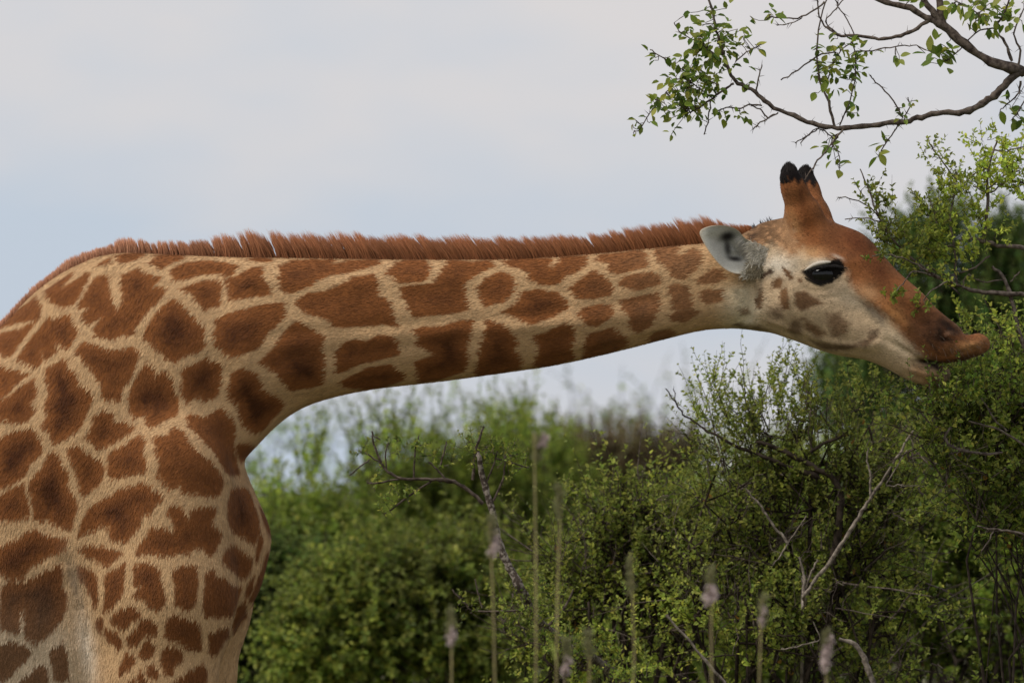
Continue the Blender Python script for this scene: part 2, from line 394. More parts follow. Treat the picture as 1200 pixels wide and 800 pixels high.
        qd[~flip] = qd[~flip][:, ::-1]
        quads.append(qd)
    quads = np.concatenate(quads); quads = quads[(quads >= 0).all(1)]
    # light smoothing
    E = np.concatenate([quads[:, [0, 1]], quads[:, [1, 2]], quads[:, [2, 3]], quads[:, [3, 0]]])
    for _ in range(3):
        s = np.zeros_like(P); c = np.zeros(len(P))
        for dim in range(3):
            s[:, dim] = np.bincount(E[:, 0], P[E[:, 1], dim], len(P)) + np.bincount(E[:, 1], P[E[:, 0], dim], len(P))
        c = np.bincount(E[:, 0], minlength=len(P)) + np.bincount(E[:, 1], minlength=len(P))
        keep = P[:, 1] > 1508
        Pn = P + 0.5 * (s / np.maximum(c, 1)[:, None] - P); Pn[keep] = P[keep]; P = Pn
    return P, quads

def warp(P):
    """turn the trunk and the head a little towards the camera"""
    x, v, w = P[:, 0], P[:, 1], P[:, 2]
    k = turn(x)
    s = np.clip(x - 870, 0, None)
    w2 = w - 0.26 * s * sstep(0, 60, s) + 0.10 * np.clip(300 - x, 0, None)
    return np.stack([x + k * w * 0.97, v, w2], 1)
def to_world(P): return np.stack([(P[:, 0] - 600) * K, P[:, 2] * K, MIDZ + (400 - P[:, 1]) * K], 1)
def screen(P):
    s = DIST / (DIST + P[:, 2] * K)
    return 600 + (P[:, 0] - 600) * s, 400 + (P[:, 1] - 400) * s

# ---- coat pattern: each patch measured on the animal's side; (origin, outline) at 5.335 units per px
TS = 5.335
T = {1: (0, 270), 2: (160, 270), 3: (0, 400), 4: (160, 400), 5: (0, 530), 6: (160, 530), 7: (0, 650), 8: (160, 650),
     11: (300, 280), 12: (300, 360), 13: (440, 280), 14: (440, 330), 15: (580, 280), 16: (720, 260), 22: (860, 310)}
PATCH = [
 (1,'-60,640 0,600 110,500 230,405 265,470 255,545 160,570 60,585 20,600'), (1,'10,640 150,600 240,555 60,800 10,770 -40,700'),
 (1,'285,380 330,345 460,255 470,270 385,365 500,300 540,255 570,270 540,340 470,460 400,480 320,450'),
 (1,'590,300 640,275 690,275 700,420 740,490 770,460 760,280 870,230 960,290 1025,290 960,350 1055,360 1020,410 900,540 855,600 850,650 800,660 770,655 700,680 600,660 580,625 640,545 560,590 520,560 510,530 560,480 490,490 500,450'),
 (1,'300,540 440,530 490,620 490,660 430,745 345,700 370,745 290,810 255,745 275,815 230,860 110,800 160,720'),
 (1,'610,210 700,165 700,215 660,200 630,215'), (1,'735,200 735,155 830,140 930,145 860,180 790,205'),
 (2,'85,205 130,155 200,148 320,155 290,185 210,215 160,240'), (2,'215,250 300,205 470,185 560,200 650,225 600,285 500,270 400,280 300,310 230,315'),
 (2,'270,365 380,325 500,305 540,325 540,400 530,470 430,495 380,450 350,395'), (2,'565,300 620,290 720,235 805,230 800,290 850,350 850,410 700,420 580,440 580,400'),
 (2,'700,185 760,170 870,180 840,200 760,200'), (2,'215,430 275,445 345,530 425,605 435,735 345,770 290,790 240,830 180,800 110,720 40,670 60,620 110,530'),
 (2,'500,560 570,520 800,465 945,455 935,550 830,650 770,740 690,770 590,795 500,720 490,640'),
 (3,'480,60 520,5 580,20 700,60 830,40 880,70 830,220 770,300 760,380 680,370 640,360 635,280 560,170 520,130'),
 (3,'280,170 380,115 430,120 440,180 490,210 500,270 560,310 585,370 540,470 520,530 470,570 400,630 340,640 290,560 265,520 300,470 280,390 310,330'),
 (3,'0,150 60,170 130,190 190,205 120,260 40,340 -40,380 -40,140'), (3,'30,365 130,290 220,230 240,330 200,380 230,430 180,500 100,510 0,490 -40,470 -40,380'),
 (3,'590,460 650,435 720,450 720,500 790,500 850,550 760,610 680,660 610,670 530,600 570,560'),
 (3,'425,720 420,665 490,655 560,700 640,750 660,800 640,880 600,915 530,965 500,930 480,830 460,770'), (3,'680,700 760,660 870,595 915,610 905,690 925,820 830,840 700,870 680,820'),
 (4,'15,200 60,130 120,170 120,210 180,185 230,240 245,310 275,400 265,460 160,510 100,548 65,520 50,470 0,490 -40,440 -50,350 -20,260'),
 (4,'290,180 350,150 440,105 540,150 540,260 505,350 430,380 390,345 320,390 280,310'),
 (4,'600,200 680,165 760,210 800,270 790,300 850,330 940,390 900,440 850,490 790,560 740,570 670,530 640,400 580,360 585,280'),
 (12,'30,340 140,230 190,150 260,90 330,120 450,190 420,250 440,330 430,480 350,505 220,525 150,430'),
 (4,'310,470 350,455 430,480 540,410 600,480 625,540 615,660 640,800 650,835 570,830 520,760 490,700 400,600 340,540'),
 (4,'110,600 190,590 240,540 300,570 350,660 430,720 490,780 540,850 550,895 520,975 400,965 285,950 285,905 215,930 165,885 130,845 150,760 120,690'),
 (5,'-40,-60 80,-130 210,-150 260,-80 275,0 200,70 150,160 60,210 -40,250'), (5,'-40,290 60,240 155,190 175,290 195,400 140,420 70,440 0,420 -40,430'),
 (5,'290,40 310,0 340,-10 385,20 390,80 430,130 430,220 470,270 490,340 470,400 450,490 370,470 290,430 215,430 210,330 180,230 190,170 260,110'),
 (5,'0,590 130,530 160,500 230,485 320,520 430,545 420,600 330,640 200,720 160,780 60,800 0,760 -40,700'),
 (5,'480,545 510,440 560,350 650,290 760,230 900,195 990,250 1030,290 960,360 940,400 890,390 880,460 810,540 800,570 690,550 690,480 620,455 610,490 560,500'),
 (5,'480,605 570,580 650,590 780,625 740,660 670,720 620,690 540,650'),
 (6,'190,380 230,325 300,370 330,430 345,360 430,345 500,345 500,400 470,440 500,470 540,520 520,560 500,610 470,665 430,640 420,620 370,600 340,640 300,630 160,660 140,640 0,640 0,600 60,530 90,470 160,470 210,490 250,500 230,440'),
 (6,'570,320 590,240 630,210 700,230 730,310 765,400 775,500 740,580 700,540 640,530 580,470 570,400'), (8,'535,30 560,-40 610,-70 690,-10 730,20 720,100 670,150 600,105 560,70'),
 (7,'640,360 660,250 655,130 720,90 790,45 780,200 760,270 690,350'), (7,'840,60 870,70 910,40 1000,90 1020,180 1045,290 1030,330 980,355 920,310 830,250 880,215 840,190'),
 (8,'235,90 300,65 385,80 390,170 380,280 350,340 300,355 240,320 240,210 225,120'), (8,'430,120 480,95 500,130 560,150 600,185 660,200 640,290 600,390 540,390 430,390 415,320 430,200'),
 (7,'680,410 720,365 820,320 880,360 890,390 820,430 780,470 720,445'), (7,'650,450 700,480 750,500 775,560 740,590 690,550 655,500'), (7,'790,510 860,460 880,410 940,395 985,450 985,520 900,510 860,570 810,575'),
 (7,'855,600 890,580 910,530 960,545 980,590 940,650 890,650'), (8,'180,430 230,370 320,400 400,430 410,540 415,600 330,600 270,560 175,530'), (8,'450,490 520,470 580,445 585,500 540,560 510,620 470,640 455,590'),
 (8,'155,610 200,575 290,600 300,650 240,710 230,760 180,760 155,680'), (8,'65,690 120,690 145,760 110,790 75,750'), (8,'10,740 30,720 75,790 60,830 20,820'), (8,'240,790 330,730 420,680 450,720 440,800 430,900 300,900 230,830'),
 (7,'750,700 790,610 860,640 850,690 770,750 740,740'), (7,'800,790 850,770 860,850 800,850'),
 (7,'20,180 180,160 380,50 400,100 390,200 430,260 420,330 400,400 300,510 240,560 160,520 150,340 130,340 130,490 60,490 10,460 0,350'), (7,'0,560 70,545 140,560 215,600 150,670 70,760 0,800 -40,700'),
 (7,'110,800 200,720 250,680 300,700 310,800 300,860 110,860'), (7,'310,600 390,540 420,600 430,700 440,770 350,800 330,700'), (7,'480,60 560,80 610,130 620,300 590,330 560,250 540,200 490,140'), (7,'600,400 640,390 650,430 630,490 600,450'),
 (4,'625,640 720,635 760,665 700,720 655,760 640,720'), (6,'765,330 800,380 855,500 860,525 825,505 795,440'), (6,'770,500 800,520 780,620 755,690 745,660'), (6,'820,610 840,640 825,720 790,850 740,930 705,920 750,820 790,700'), (8,'690,190 740,120 735,200 700,270 680,240'), (8,'640,310 690,280 695,370 610,480 605,430'),  # first: brown patch that also paints in the shade of the throat fold
 (11,'150,180 240,135 380,130 500,125 500,160 560,150 590,130 780,130 790,160 700,185 560,220 470,235 390,270 330,310 220,345 170,330 150,260'),
 (11,'260,390 330,345 440,330 560,280 620,240 760,220 780,280 770,350 850,400 870,470 905,550 800,540 700,550 600,555 490,555 460,510 400,490 330,470 270,430'),
 (12,'505,290 560,220 630,205 690,220 760,180 860,180 900,220 910,300 800,325 660,355 560,405 510,410'), (12,'530,470 600,430 700,380 840,360 930,410 940,450 830,495 680,515 560,500'),
 (13,'80,215 140,150 200,130 340,135 360,180 330,250 280,275 150,280 110,230'), (13,'150,300 280,290 370,280 440,180 470,130 600,145 740,135 760,170 650,220 570,290 570,350 595,440 500,470 400,480 240,490 215,430 180,370'),
 (13,'650,310 700,250 795,200 860,230 890,280 870,350 810,400 690,430 660,360'), (14,'235,310 300,285 420,280 550,245 630,245 600,360 580,420 590,500 570,560 480,590 340,625 280,630 270,590 260,500 380,460 260,390 280,350'),
 (14,'705,240 800,265 880,330 900,390 880,420 930,500 920,545 780,575 640,595 640,540 660,430 680,370'), (15,'50,140 160,120 370,120 350,190 400,160 420,115 590,100 590,160 560,190 470,230 400,290 300,290 230,260 210,210 180,185 100,175'),
 (15,'50,460 140,410 180,330 270,315 390,330 460,385 465,440 380,490 230,540 130,490'), (15,'470,320 530,260 630,195 700,240 760,320 740,350 620,380 530,375'), (15,'530,460 570,425 720,405 750,430 740,490 640,550 580,540 545,500'),
 (15,'640,140 660,100 790,85 940,70 970,130 970,175 880,195 780,220 710,195 720,150'), (15,'785,270 830,230 990,205 1050,240 1040,290 900,320 810,305'), (15,'245,605 340,580 450,525 500,550 510,620 490,700 510,745 390,790 300,815 250,790 280,700 270,640'),
 (15,'570,640 600,590 750,555 830,620 850,660 700,730 560,755'), (16,'50,490 290,440 300,530 270,580 250,640 170,695 110,670 100,590 60,550'), (16,'245,185 300,160 430,140 400,200 430,210 500,160 520,160 560,200 560,260 450,360 380,360 340,290 280,240'),
 (16,'345,410 380,390 470,400 490,460 500,520 470,550 380,560 370,500'), (16,'350,590 400,560 520,540 540,570 450,630 360,620'), (16,'525,370 620,290 680,300 715,350 640,390 540,390'), (16,'540,440 590,425 690,430 680,500 580,520 550,480'),
 (16,'220,720 260,690 340,670 400,690 330,740 240,765'),
]
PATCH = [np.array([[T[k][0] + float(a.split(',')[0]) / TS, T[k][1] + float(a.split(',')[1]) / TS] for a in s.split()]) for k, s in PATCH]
FACE = [  # (outline in tile 22, colour, softness px, strength) marks on the cheek, and painted shading along the jaw line
 ('300,10 350,50 375,95 350,110 320,50', (.20, .105, .05), 1.5, .9), ('240,130 280,80 310,100 300,150 240,160', (.23, .125, .06), 2, .9), ('135,230 180,150 195,200 180,280 150,280', (.27, .16, .085), 2, .8),
 ('290,160 330,150 350,220 350,290 310,290 290,220', (.23, .125, .06), 2, .9), ('380,180 450,170 520,220 570,250 480,280 420,300 380,260', (.20, .115, .06), 2.5, .9), ('400,90 425,90 430,120 405,120', (.2, .11, .06), 1.5, .8),
 ('220,270 290,270 310,340 250,350', (.26, .175, .11), 5, .7), ('360,340 430,350 425,440 390,450 340,420', (.22, .14, .08), 4, .75), ('440,340 520,390 585,440 530,465 450,410', (.25, .145, .075), 4, .8),
 ('580,320 660,310 730,380 710,450 620,460 590,380', (.26, .16, .09), 5, .75), ('480,480 620,505 780,500 870,440 900,415 900,460 840,520 700,545 560,535', (.17, .105, .06), 3, .75),  # second outline: shading along the jaw line, painted brown
 ('800,240 880,250 960,330 940,390 880,350 820,290', (.24, .20, .15), 5, .7), ('840,400 900,410 910,440 850,470 820,440', (.2, .14, .09), 4, .6),
 ('40,280 90,265 100,310 70,325', (.30, .19, .11), 2.5, .7), ('-60,380 0,360 100,385 180,390 240,430 180,410 60,400', (.20, .125, .07), 3, .8), ('-60,150 0,150 30,190 -40,200', (.36, .29, .19), 5, .6),
 ('90,70 150,40 240,30 230,70 150,110 80,120', (.28, .235, .15), 5, .7), ('170,70 240,30 250,50 200,90', (.07, .04, .025), 1.5, .8),
]
FACE = [(np.array([[860 + float(a.split(',')[0]) / TS, 310 + float(a.split(',')[1]) / TS] for a in s.split()]), np.array(c), so, st) for s, c, so, st in FACE]
TOPFACE = np.array([(900,185),(966,190),(972,240),(985,258),(1010,262),(1035,288),(1062,318),(1092,350),(1112,370),(1130,388),(1162,388),(1165,412),(1150,420),(1122,430),(1100,430),(1084,421),(1070,406),(1056,390),(1040,372),(1024,360),(1008,348),(997,336),(993,322),(985,312),(966,303),(948,300),(936,287),(928,266),(917,243)], float)
TEMPLE = np.array([(870,280),(885,255),(905,252),(925,240),(932,270),(940,290),(936,300),(925,302),(918,294),(905,284),(893,290),(886,300),(880,290)], float)
EYEP = np.array([(938,319),(944,317),(950,314.5),(958,312.5),(967,311.5),(975,307),(984,305),(989,310),(990,319),(984,327),(975,333),(963,337.5),(954,334.5),(946,328)], float)

# random cells for the parts of the coat outside the measured area
_r = np.random.default_rng(11)
SEED = np.array([(x + _r.uniform(-24, 24), y + _r.uniform(-24, 24)) for x in range(-640, 300, 74) for y in range(300, 1500, 74) if x < -28 or y > 800])
SEED[:, 0] = np.where(SEED[:, 0] > -20, SEED[:, 0], SEED[:, 0])

def coat(x, v, fine=True):
    """base colour of the coat at side coordinates (px)"""
    x = x + 2.2 * (fbm(x / 9 + 40, v / 5, 2) - .5); v = v + 2.2 * (fbm(x / 9, v / 5 + 70, 2) - .5)
    sdm = np.full(x.shape, -99.0)
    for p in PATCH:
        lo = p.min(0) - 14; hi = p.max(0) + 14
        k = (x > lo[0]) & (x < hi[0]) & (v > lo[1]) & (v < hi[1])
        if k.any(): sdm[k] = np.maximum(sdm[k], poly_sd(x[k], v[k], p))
    k = (x < -6) | (v > 806)
    if k.any():
        dx = x[k][:, None] - SEED[None, :, 0]; dy = v[k][:, None] - SEED[None, :, 1]
        dd = np.sqrt(dx * dx + dy * dy); dd.partition(1, axis=1)
        sv = (dd[:, 1] - dd[:, 0]) / 2 - 5 - 14 * sstep(1000, 1250, v[k])
        sdm[k] = np.maximum(sdm[k], sv)
    n1 = fbm(x / 26 + 8, v / 26 + 3); sdm = sdm + .7
    m = sstep(-1.4, 1.8, sdm)[:, None]
    n2 = fbm(x / 11 + 70, v / 15 + 30, 3); n3 = vnoise(x / 85 + 3.3, v / 85 + 7.7)
    cen = (sstep(1, 22, sdm) * (-.25 + 1.1 * n1 + .8 * n2 * n3 + .35 * n3))[:, None]
    low = sstep(560, 760, v)[:, None] * sstep(500, 330, x)[:, None]  # lower body and chest: shade painted into the patch edges
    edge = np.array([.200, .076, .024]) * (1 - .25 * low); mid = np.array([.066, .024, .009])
    brown = edge * (1 - np.clip(cen, 0, 1)) + mid * np.clip(cen, 0, 1)
    # paler, greyer patches towards the head and on the thin-haired flank behind the elbow
    hd = sstep(640, 860, x)[:, None]; brown = brown * (1 - hd) + (brown * .45 + np.array([.20, .115, .058])*.75) * hd
    fl = (sstep(124, 60, x + 24 * (n1 - .5) - .25 * (v - 760)) * sstep(640, 770, v))[:, None]; brown = brown * (1 - .45 * fl) + np.array([.19, .125, .075]) * .45 * fl
    cream = np.array([.49, .325, .172]) * (1 - .10 * n1[:, None])
    cream = cream * (1 - .6 * fl) + np.array([.56, .49, .38]) * .6 * fl
    pale = (sstep(830, 880, x) * sstep(325, 345, v) )[:, None]; cream = cream * (1 - pale) + np.array([.60, .54, .39]) * pale
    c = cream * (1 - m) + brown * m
    # underside of the chest fold and pit of the arm
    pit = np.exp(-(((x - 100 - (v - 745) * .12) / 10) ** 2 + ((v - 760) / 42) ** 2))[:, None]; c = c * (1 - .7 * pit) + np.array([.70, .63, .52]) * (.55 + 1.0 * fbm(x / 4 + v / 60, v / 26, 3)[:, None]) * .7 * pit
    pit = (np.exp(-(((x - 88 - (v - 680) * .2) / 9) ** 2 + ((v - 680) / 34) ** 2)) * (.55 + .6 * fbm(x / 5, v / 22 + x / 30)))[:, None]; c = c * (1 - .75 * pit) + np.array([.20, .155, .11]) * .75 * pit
    k = x > 862
    if k.any():
        X, V = x[k], v[k]; cc = c[k]
        h = sstep(866, 884, X - (V - 300) * .05)[:, None]
        face = np.array([.46, .35, .225]) * (0.72 + .56 * fbm(X / 8, V / 8, 4)[:, None])
        cc = cc * (1 - h) + face * h
        def lay(sdv, col, soft, st):
            nonlocal cc
            a = (sstep(-soft, soft, sdv + soft * .9 * (fbm(X / 3.0, V / 3.0 + 9, 2) - .5)) * st)[:, None]; cc = cc * (1 - a) + np.asarray(col) * a
        def blob(cx, cv, rx, rv, col, st, rot=0):
            nonlocal cc
            co, s = math.cos(rot), math.sin(rot); ex, ey = X - cx, V - cv
            a = (st * np.exp(-(((ex * co + ey * s) / rx) ** 2 + ((-ex * s + ey * co) / rv) ** 2)))[:, None]; cc = cc * (1 - a) + np.asarray(col) * a
        blob(912, 312, 22, 12, (.68, .63, .53), .85); blob(1055, 405, 26, 11, (.60, .49, .34), .9, .75)
        blob(1000, 350, 26, 12, (.52, .44, .33), .7, .4); blob(1030, 425, 30, 9, (.46, .34, .22), .7, .25); blob(885, 365, 14, 18, (.64, .57, .42), .7)
        lay(poly_sd(X, V, TEMPLE), np.array([.30, .165, .08]), 6, .9)
        sp = fbm(X / 3.6 + 90, V / 4.5, 2); tz = sstep(935, 905, X) * sstep(305, 285, V)
        cc = cc * (1 - (tz * sstep(.42, .6, sp))[:, None] * .5)
        for p, col, so, st in FACE: lay(poly_sd(X, V, p), np.asarray(col) * .66 * (.7 + .6 * fbm(X / 3, V / 3, 2)[:, None]), so * 1.1, min(1, st * 1.2))
        o = np.array([.215, .080, .027])[None] * (0.45 + 1.1 * fbm(X / 12, V / 12 + 3, 4)[:, None])
        lay(poly_sd(X, V, TOPFACE), o, 7, .96)
        blob(1004, 284, 30, 17, (.085, .026, .011), .85, .75); blob(1032, 320, 22, 11, (.105, .036, .015), .8, .85); blob(978, 282, 9, 14, (.12, .045, .018), .6, -.3)
        blob(932, 262, 5, 22, (.36, .19, .08), .7, -.35); blob(950, 262, 7, 26, (.22, .075, .022), .6, -.3); blob(952, 297, 16, 7, (.38, .23, .11), .75, .1); blob(940, 232, 4, 18, (.10, .035, .014), .6, -.15)  # last blob: shading between the horns, painted as a dark streak
        blob(1018, 345, 15, 9, (.42, .25, .125), .75, .5); blob(1052, 372, 22, 8, (.36, .175, .062), .75, .75); blob(1074, 350, 8, 14, (.27, .12, .06), .6, -.7)
        blob(1093, 386, 30, 22, (.080, .036, .018), .85, .7); blob(1100, 396, 20, 14, (.055, .026, .014), .8, .6); blob(1075, 398, 12, 16, (.13, .06, .03), .6, -.6)
        blob(1138, 407, 20, 8, (.27, .145, .060), .9, -.25); blob(1140, 397, 16, 3.5, (.15, .062, .028), .8, .05); blob(1152, 404, 5, 8, (.16, .08, .04), .6); blob(1128, 421, 24, 4, (.09, .042, .02), .85, -.24)  # last blob: shading on the lip's underside, put into the colour
        blob(1078, 438, 14, 12, (.34, .20, .10), .9, .5); blob(1092, 446, 9, 12, (.21, .10, .035), .9, .8); blob(1102, 449, 9, 7, (.10, .05, .025), .8)
        blob(1100, 433, 17, 5.2, (.020, .014, .013), 1.0, .52); blob(1092, 425.5, 16, 2.0, (.03, .018, .014), .9, .1)
        blob(1115, 386.5, 14, 6.0, (.010, .007, .006), 1.0, .66); blob(1107, 380, 9, 3, (.04, .022, .014), .85, .6); blob(1101, 391, 3.2, 9, (.035, .02, .013), .85, -.25); blob(1106, 399, 10, 1.8, (.035, .02, .014), .85, .1); blob(1112, 392, 5, 2, (.22, .12, .07), .7, -.3)
        for i_ in range(5): blob(1088 + 2.2 * i_, 408 + 2.5 * i_ - 8, 1.1, 13, (.055, .03, .018), .45, -.75 + .06 * i_)
        for i_ in range(4): blob(1052 + 7 * i_, 402 + 5 * i_, 1.2, 9, (.22, .15, .09), .5, -.9)
        blob(885, 276, 5, 13, (.045, .028, .02), .75, .3)
        lay(212.5 + 3 * np.sin(X * .7) - V + .12 * (X - 920), (.010, .008, .008), 3.5, 1.0)
        mzz = (sstep(1055, 1100, X) * .8)[:, None]; cc = cc * (1 - mzz + mzz * (.45 + 1.1 * fbm(X / 5, V / 3.2, 3)[:, None]))
        # lids: pale upper lid, black skin round the eye
        blob(957, 310.5, 11, 3.6, (.68, .62, .52), .95, -.18); blob(983, 303.5, 7, 2.2, (.45, .38, .30), .7, .5)
        lay(poly_sd(X, V, EYEP), (.010, .008, .007), 1.6, 1.0)
        c[k] = cc
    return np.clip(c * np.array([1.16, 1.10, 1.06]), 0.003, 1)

gir = empty('giraffe', (200 * K - 600 * K, 0, 0), 'giraffe stretching its neck level to browse leaves from the thorn bush', 'giraffe')
P0, QUADS = body_mesh()
PX = warp(P0)
xs_, vs_ = screen(PX)
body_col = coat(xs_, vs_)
hoof = PX[:, 1] > 1478
body_col[hoof] = (.05, .04, .035)
BW = to_world(PX)
body = part(gir, 'body', BW, quads=QUADS, col=body_col, mat=M_COAT)

# ---- surface sampling for hair
def vnormals(V, Q):
    a = V[Q[:, 2]] - V[Q[:, 0]]; b = V[Q[:, 3]] - V[Q[:, 1]]; fn = np.cross(a, b)
    n = np.zeros_like(V)
    for k in range(4):
        for d in range(3): n[:, d] += np.bincount(Q[:, k], fn[:, d], len(V))
    return nrm(n), np.linalg.norm(fn, axis=1) / 2
VN, FA = vnormals(PX, QUADS)
# model space is left-handed here (v down): make normals point away from the animal's core
cen_w = np.where(PX[:, 0] > 870, -0.26 * (PX[:, 0] - 870), 0)
if (VN[:, 2] * np.sign(PX[:, 2] - cen_w)).mean() < 0: VN = -VN

def sample_surface(n, keep):
    qi = np.flatnonzero(keep); p = FA[qi] / FA[qi].sum()
    f = QUADS[rng.choice(qi, n, p=p)]
    a, b = rng.random((n, 1)), rng.random((n, 1))
    lerp = lambda A: (A[f[:, 0]] * (1 - a) + A[f[:, 1]] * a) * (1 - b) + (A[f[:, 3]] * (1 - a) + A[f[:, 2]] * a) * b
    return lerp(PX), nrm(lerp(VN))
def ribbons(root, d1, d2, side, L, wd, col, colt=None, root_col=None):
    """tapered hair blades: root, bend and tip"""
    n = len(root); L = np.asarray(L).reshape(-1, 1); wd = np.asarray(wd).reshape(-1, 1)
    mid = root + d1 * L * .5; tip = mid + d2 * L * .5
    v = np.stack([root - side * wd / 2, root + side * wd / 2, mid + side * wd * .42, mid - side * wd * .42, tip], 1)
    i = np.arange(n)[:, None] * 5
    q = i + np.array([[0, 1, 2, 3]]); t = i + np.array([[3, 2, 4]])
    colt = col if colt is None else colt; root_col = col if root_col is None else root_col
    c = np.stack([root_col, root_col, col, col, colt], 1)
    return v.reshape(-1, 3), q, t, c.reshape(-1, 3)

def lay_dir(p):
    """which way the coat lies: back along the neck and head, down on trunk and legs"""
    x, v = p[:, 0], p[:, 1]
    d = np.zeros_like(p)
    down = sstep(420, 120, x) * .9 + sstep(520, 700, v) * .6
    d[:, 0] = -1 + .55 * np.clip(down, 0, 1.3); d[:, 1] = .18 + down
    fc = sstep(880, 930, x); d[:, 1] = d[:, 1] * (1 - fc) + (-.25) * fc
    ang = .5 * (fbm(x / 45 + 5, v / 45 + 60) - .5) + rng.normal(0, .18, len(x))
    c, s = np.cos(ang), np.sin(ang)
    return np.stack([d[:, 0] * c - d[:, 1] * s, d[:, 0] * s + d[:, 1] * c, rng.normal(0, .15, len(x))], 1)

fc = PX[QUADS].mean(1)
vis = (fc[:, 0] > -130) & (fc[:, 1] < 900) & (fc[:, 1] > 214)
FA = FA * (1 + 1.2 * sstep(870, 920, fc[:, 0]))
p, n_ = sample_surface(210000, vis)
xs2, vs2 = screen(p)
eyed = poly_sd(xs2, vs2, EYEP)
ok = (eyed < 1.5) | (p[:, 2] > 0)
muz = sstep(1085, 1120, p[:, 0])
p, n_, xs2, vs2, muz = p[ok], n_[ok], xs2[ok], vs2[ok], muz[ok]
d = lay_dir(p); d = nrm(d - n_ * (d * n_).sum(1, keepdims=True))
headk = sstep(870, 930, p[:, 0])
L = (rng.uniform(5.0, 9.0, len(p)) * (1 - .5 * headk) * (1 + .15 * muz))
lift = (.16 + .10 * rng.random(len(p)))[:, None]
c = coat(xs2, vs2) * np.clip(rng.normal(1, .13 + .12 * headk[:, None], (len(p), 1)), .5, 1.6)
v, q, t, cc = ribbons(p - n_ * .3, nrm(d + n_ * lift), nrm(d + n_ * .03), nrm(np.cross(d, n_)), L, rng.uniform(.7, 1.5, len(p)) * (1 - .35 * headk), c, np.clip(c * 1.08, 0, 1), c * .85)
fur = part(gir, 'coat_hair', to_world(v), quads=q, tris=t, col=cc, mat=M_FUR, kind='stuff')

# ---- mane
def interp(x, pts): return np.interp(x, [a for a, b in pts], [b for a, b in pts])
BASE = [(-20,396),(0,383),(37,344),(75,317),(112,300),(141,296),(200,299),(300,303),(500,305),(580,305),(650,302),(720,296),(780,290),(830,285),(860,280),(882,267)]
HGT = [(-20,11),(60,13),(90,17),(110,13),(130,16),(145,23),(170,22),(185,20),(225,24),(260,30),(300,38),(350,36),(450,35),(550,33),(650,31),(700,27),(750,31),(800,34),(840,36),(862,24),(876,10),(884,5)]
nh = 36000
mx_ = rng.uniform(-20, 882, nh)
tuft_w = np.where(mx_ < 150, 7, np.where(mx_ < 340, 9.5, 6.0))
ph = mx_ / tuft_w + 4.5 * fbm(mx_ / 33, mx_ * 0 + 4); tid = np.floor(ph)
tr_ = vnoise(tid * 7.31, tid * 3.17 + 2)             # per-tuft random
frac = ph - tid - .5
clump = np.interp(mx_, [0, 140, 160, 330, 380, 900], [.10, .15, .5, .5, .22, .15])
hgt = interp(mx_, HGT) * (0.80 + .24 * tr_) * rng.uniform(.62, 1.10, nh) * (1 - .55 * np.abs(frac * 2) ** 3 * clump)
wq = rng.normal(0, 4.2, nh)
lean = np.interp(mx_, [0, 100, 200, 330, 500, 880], [-.10, -.10, -.22, -.42, -.62, -.55]) + .22 * (tr_ - .5) + rng.normal(0, .07, nh)
root = np.stack([mx_, interp(mx_, BASE) + np.abs(wq) * .12 + 2.0, wq], 1)
conv = -frac * tuft_w * clump * .9
tip_off = np.stack([lean * hgt + conv, -hgt, wq * .15 + rng.normal(0, 1.2, nh)], 1)
Lm = np.linalg.norm(tip_off, axis=1)
dm = nrm(tip_off); d1 = nrm(dm + np.stack([-.10 * np.ones(nh), np.zeros(nh), np.zeros(nh)], 1) * -1); d2 = nrm(dm + np.stack([-.12 * np.ones(nh), np.zeros(nh), np.zeros(nh)], 1))
pal = np.interp(mx_, [0, 120, 200, 320, 900], [1.0, .95, .5, .2, .08])[:, None]
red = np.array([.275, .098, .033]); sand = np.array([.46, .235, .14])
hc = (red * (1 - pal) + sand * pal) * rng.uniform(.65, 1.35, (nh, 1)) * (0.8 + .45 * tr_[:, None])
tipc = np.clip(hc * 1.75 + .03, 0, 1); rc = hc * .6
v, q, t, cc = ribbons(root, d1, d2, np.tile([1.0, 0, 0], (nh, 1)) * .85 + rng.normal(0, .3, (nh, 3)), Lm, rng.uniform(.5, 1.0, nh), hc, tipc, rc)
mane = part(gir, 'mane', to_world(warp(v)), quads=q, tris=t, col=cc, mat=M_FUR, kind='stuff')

# ---- near-surface lookup
def near_w(x, v, r=4):
    k = (np.abs(xs_ - x) < r) & (np.abs(vs_ - v) < r)
    return PX[k, 2].min()
def far_w(x, v, r=6):
    k = (np.abs(xs_ - x) < r) & (np.abs(vs_ - v) < r)
    return PX[k, 2].max()

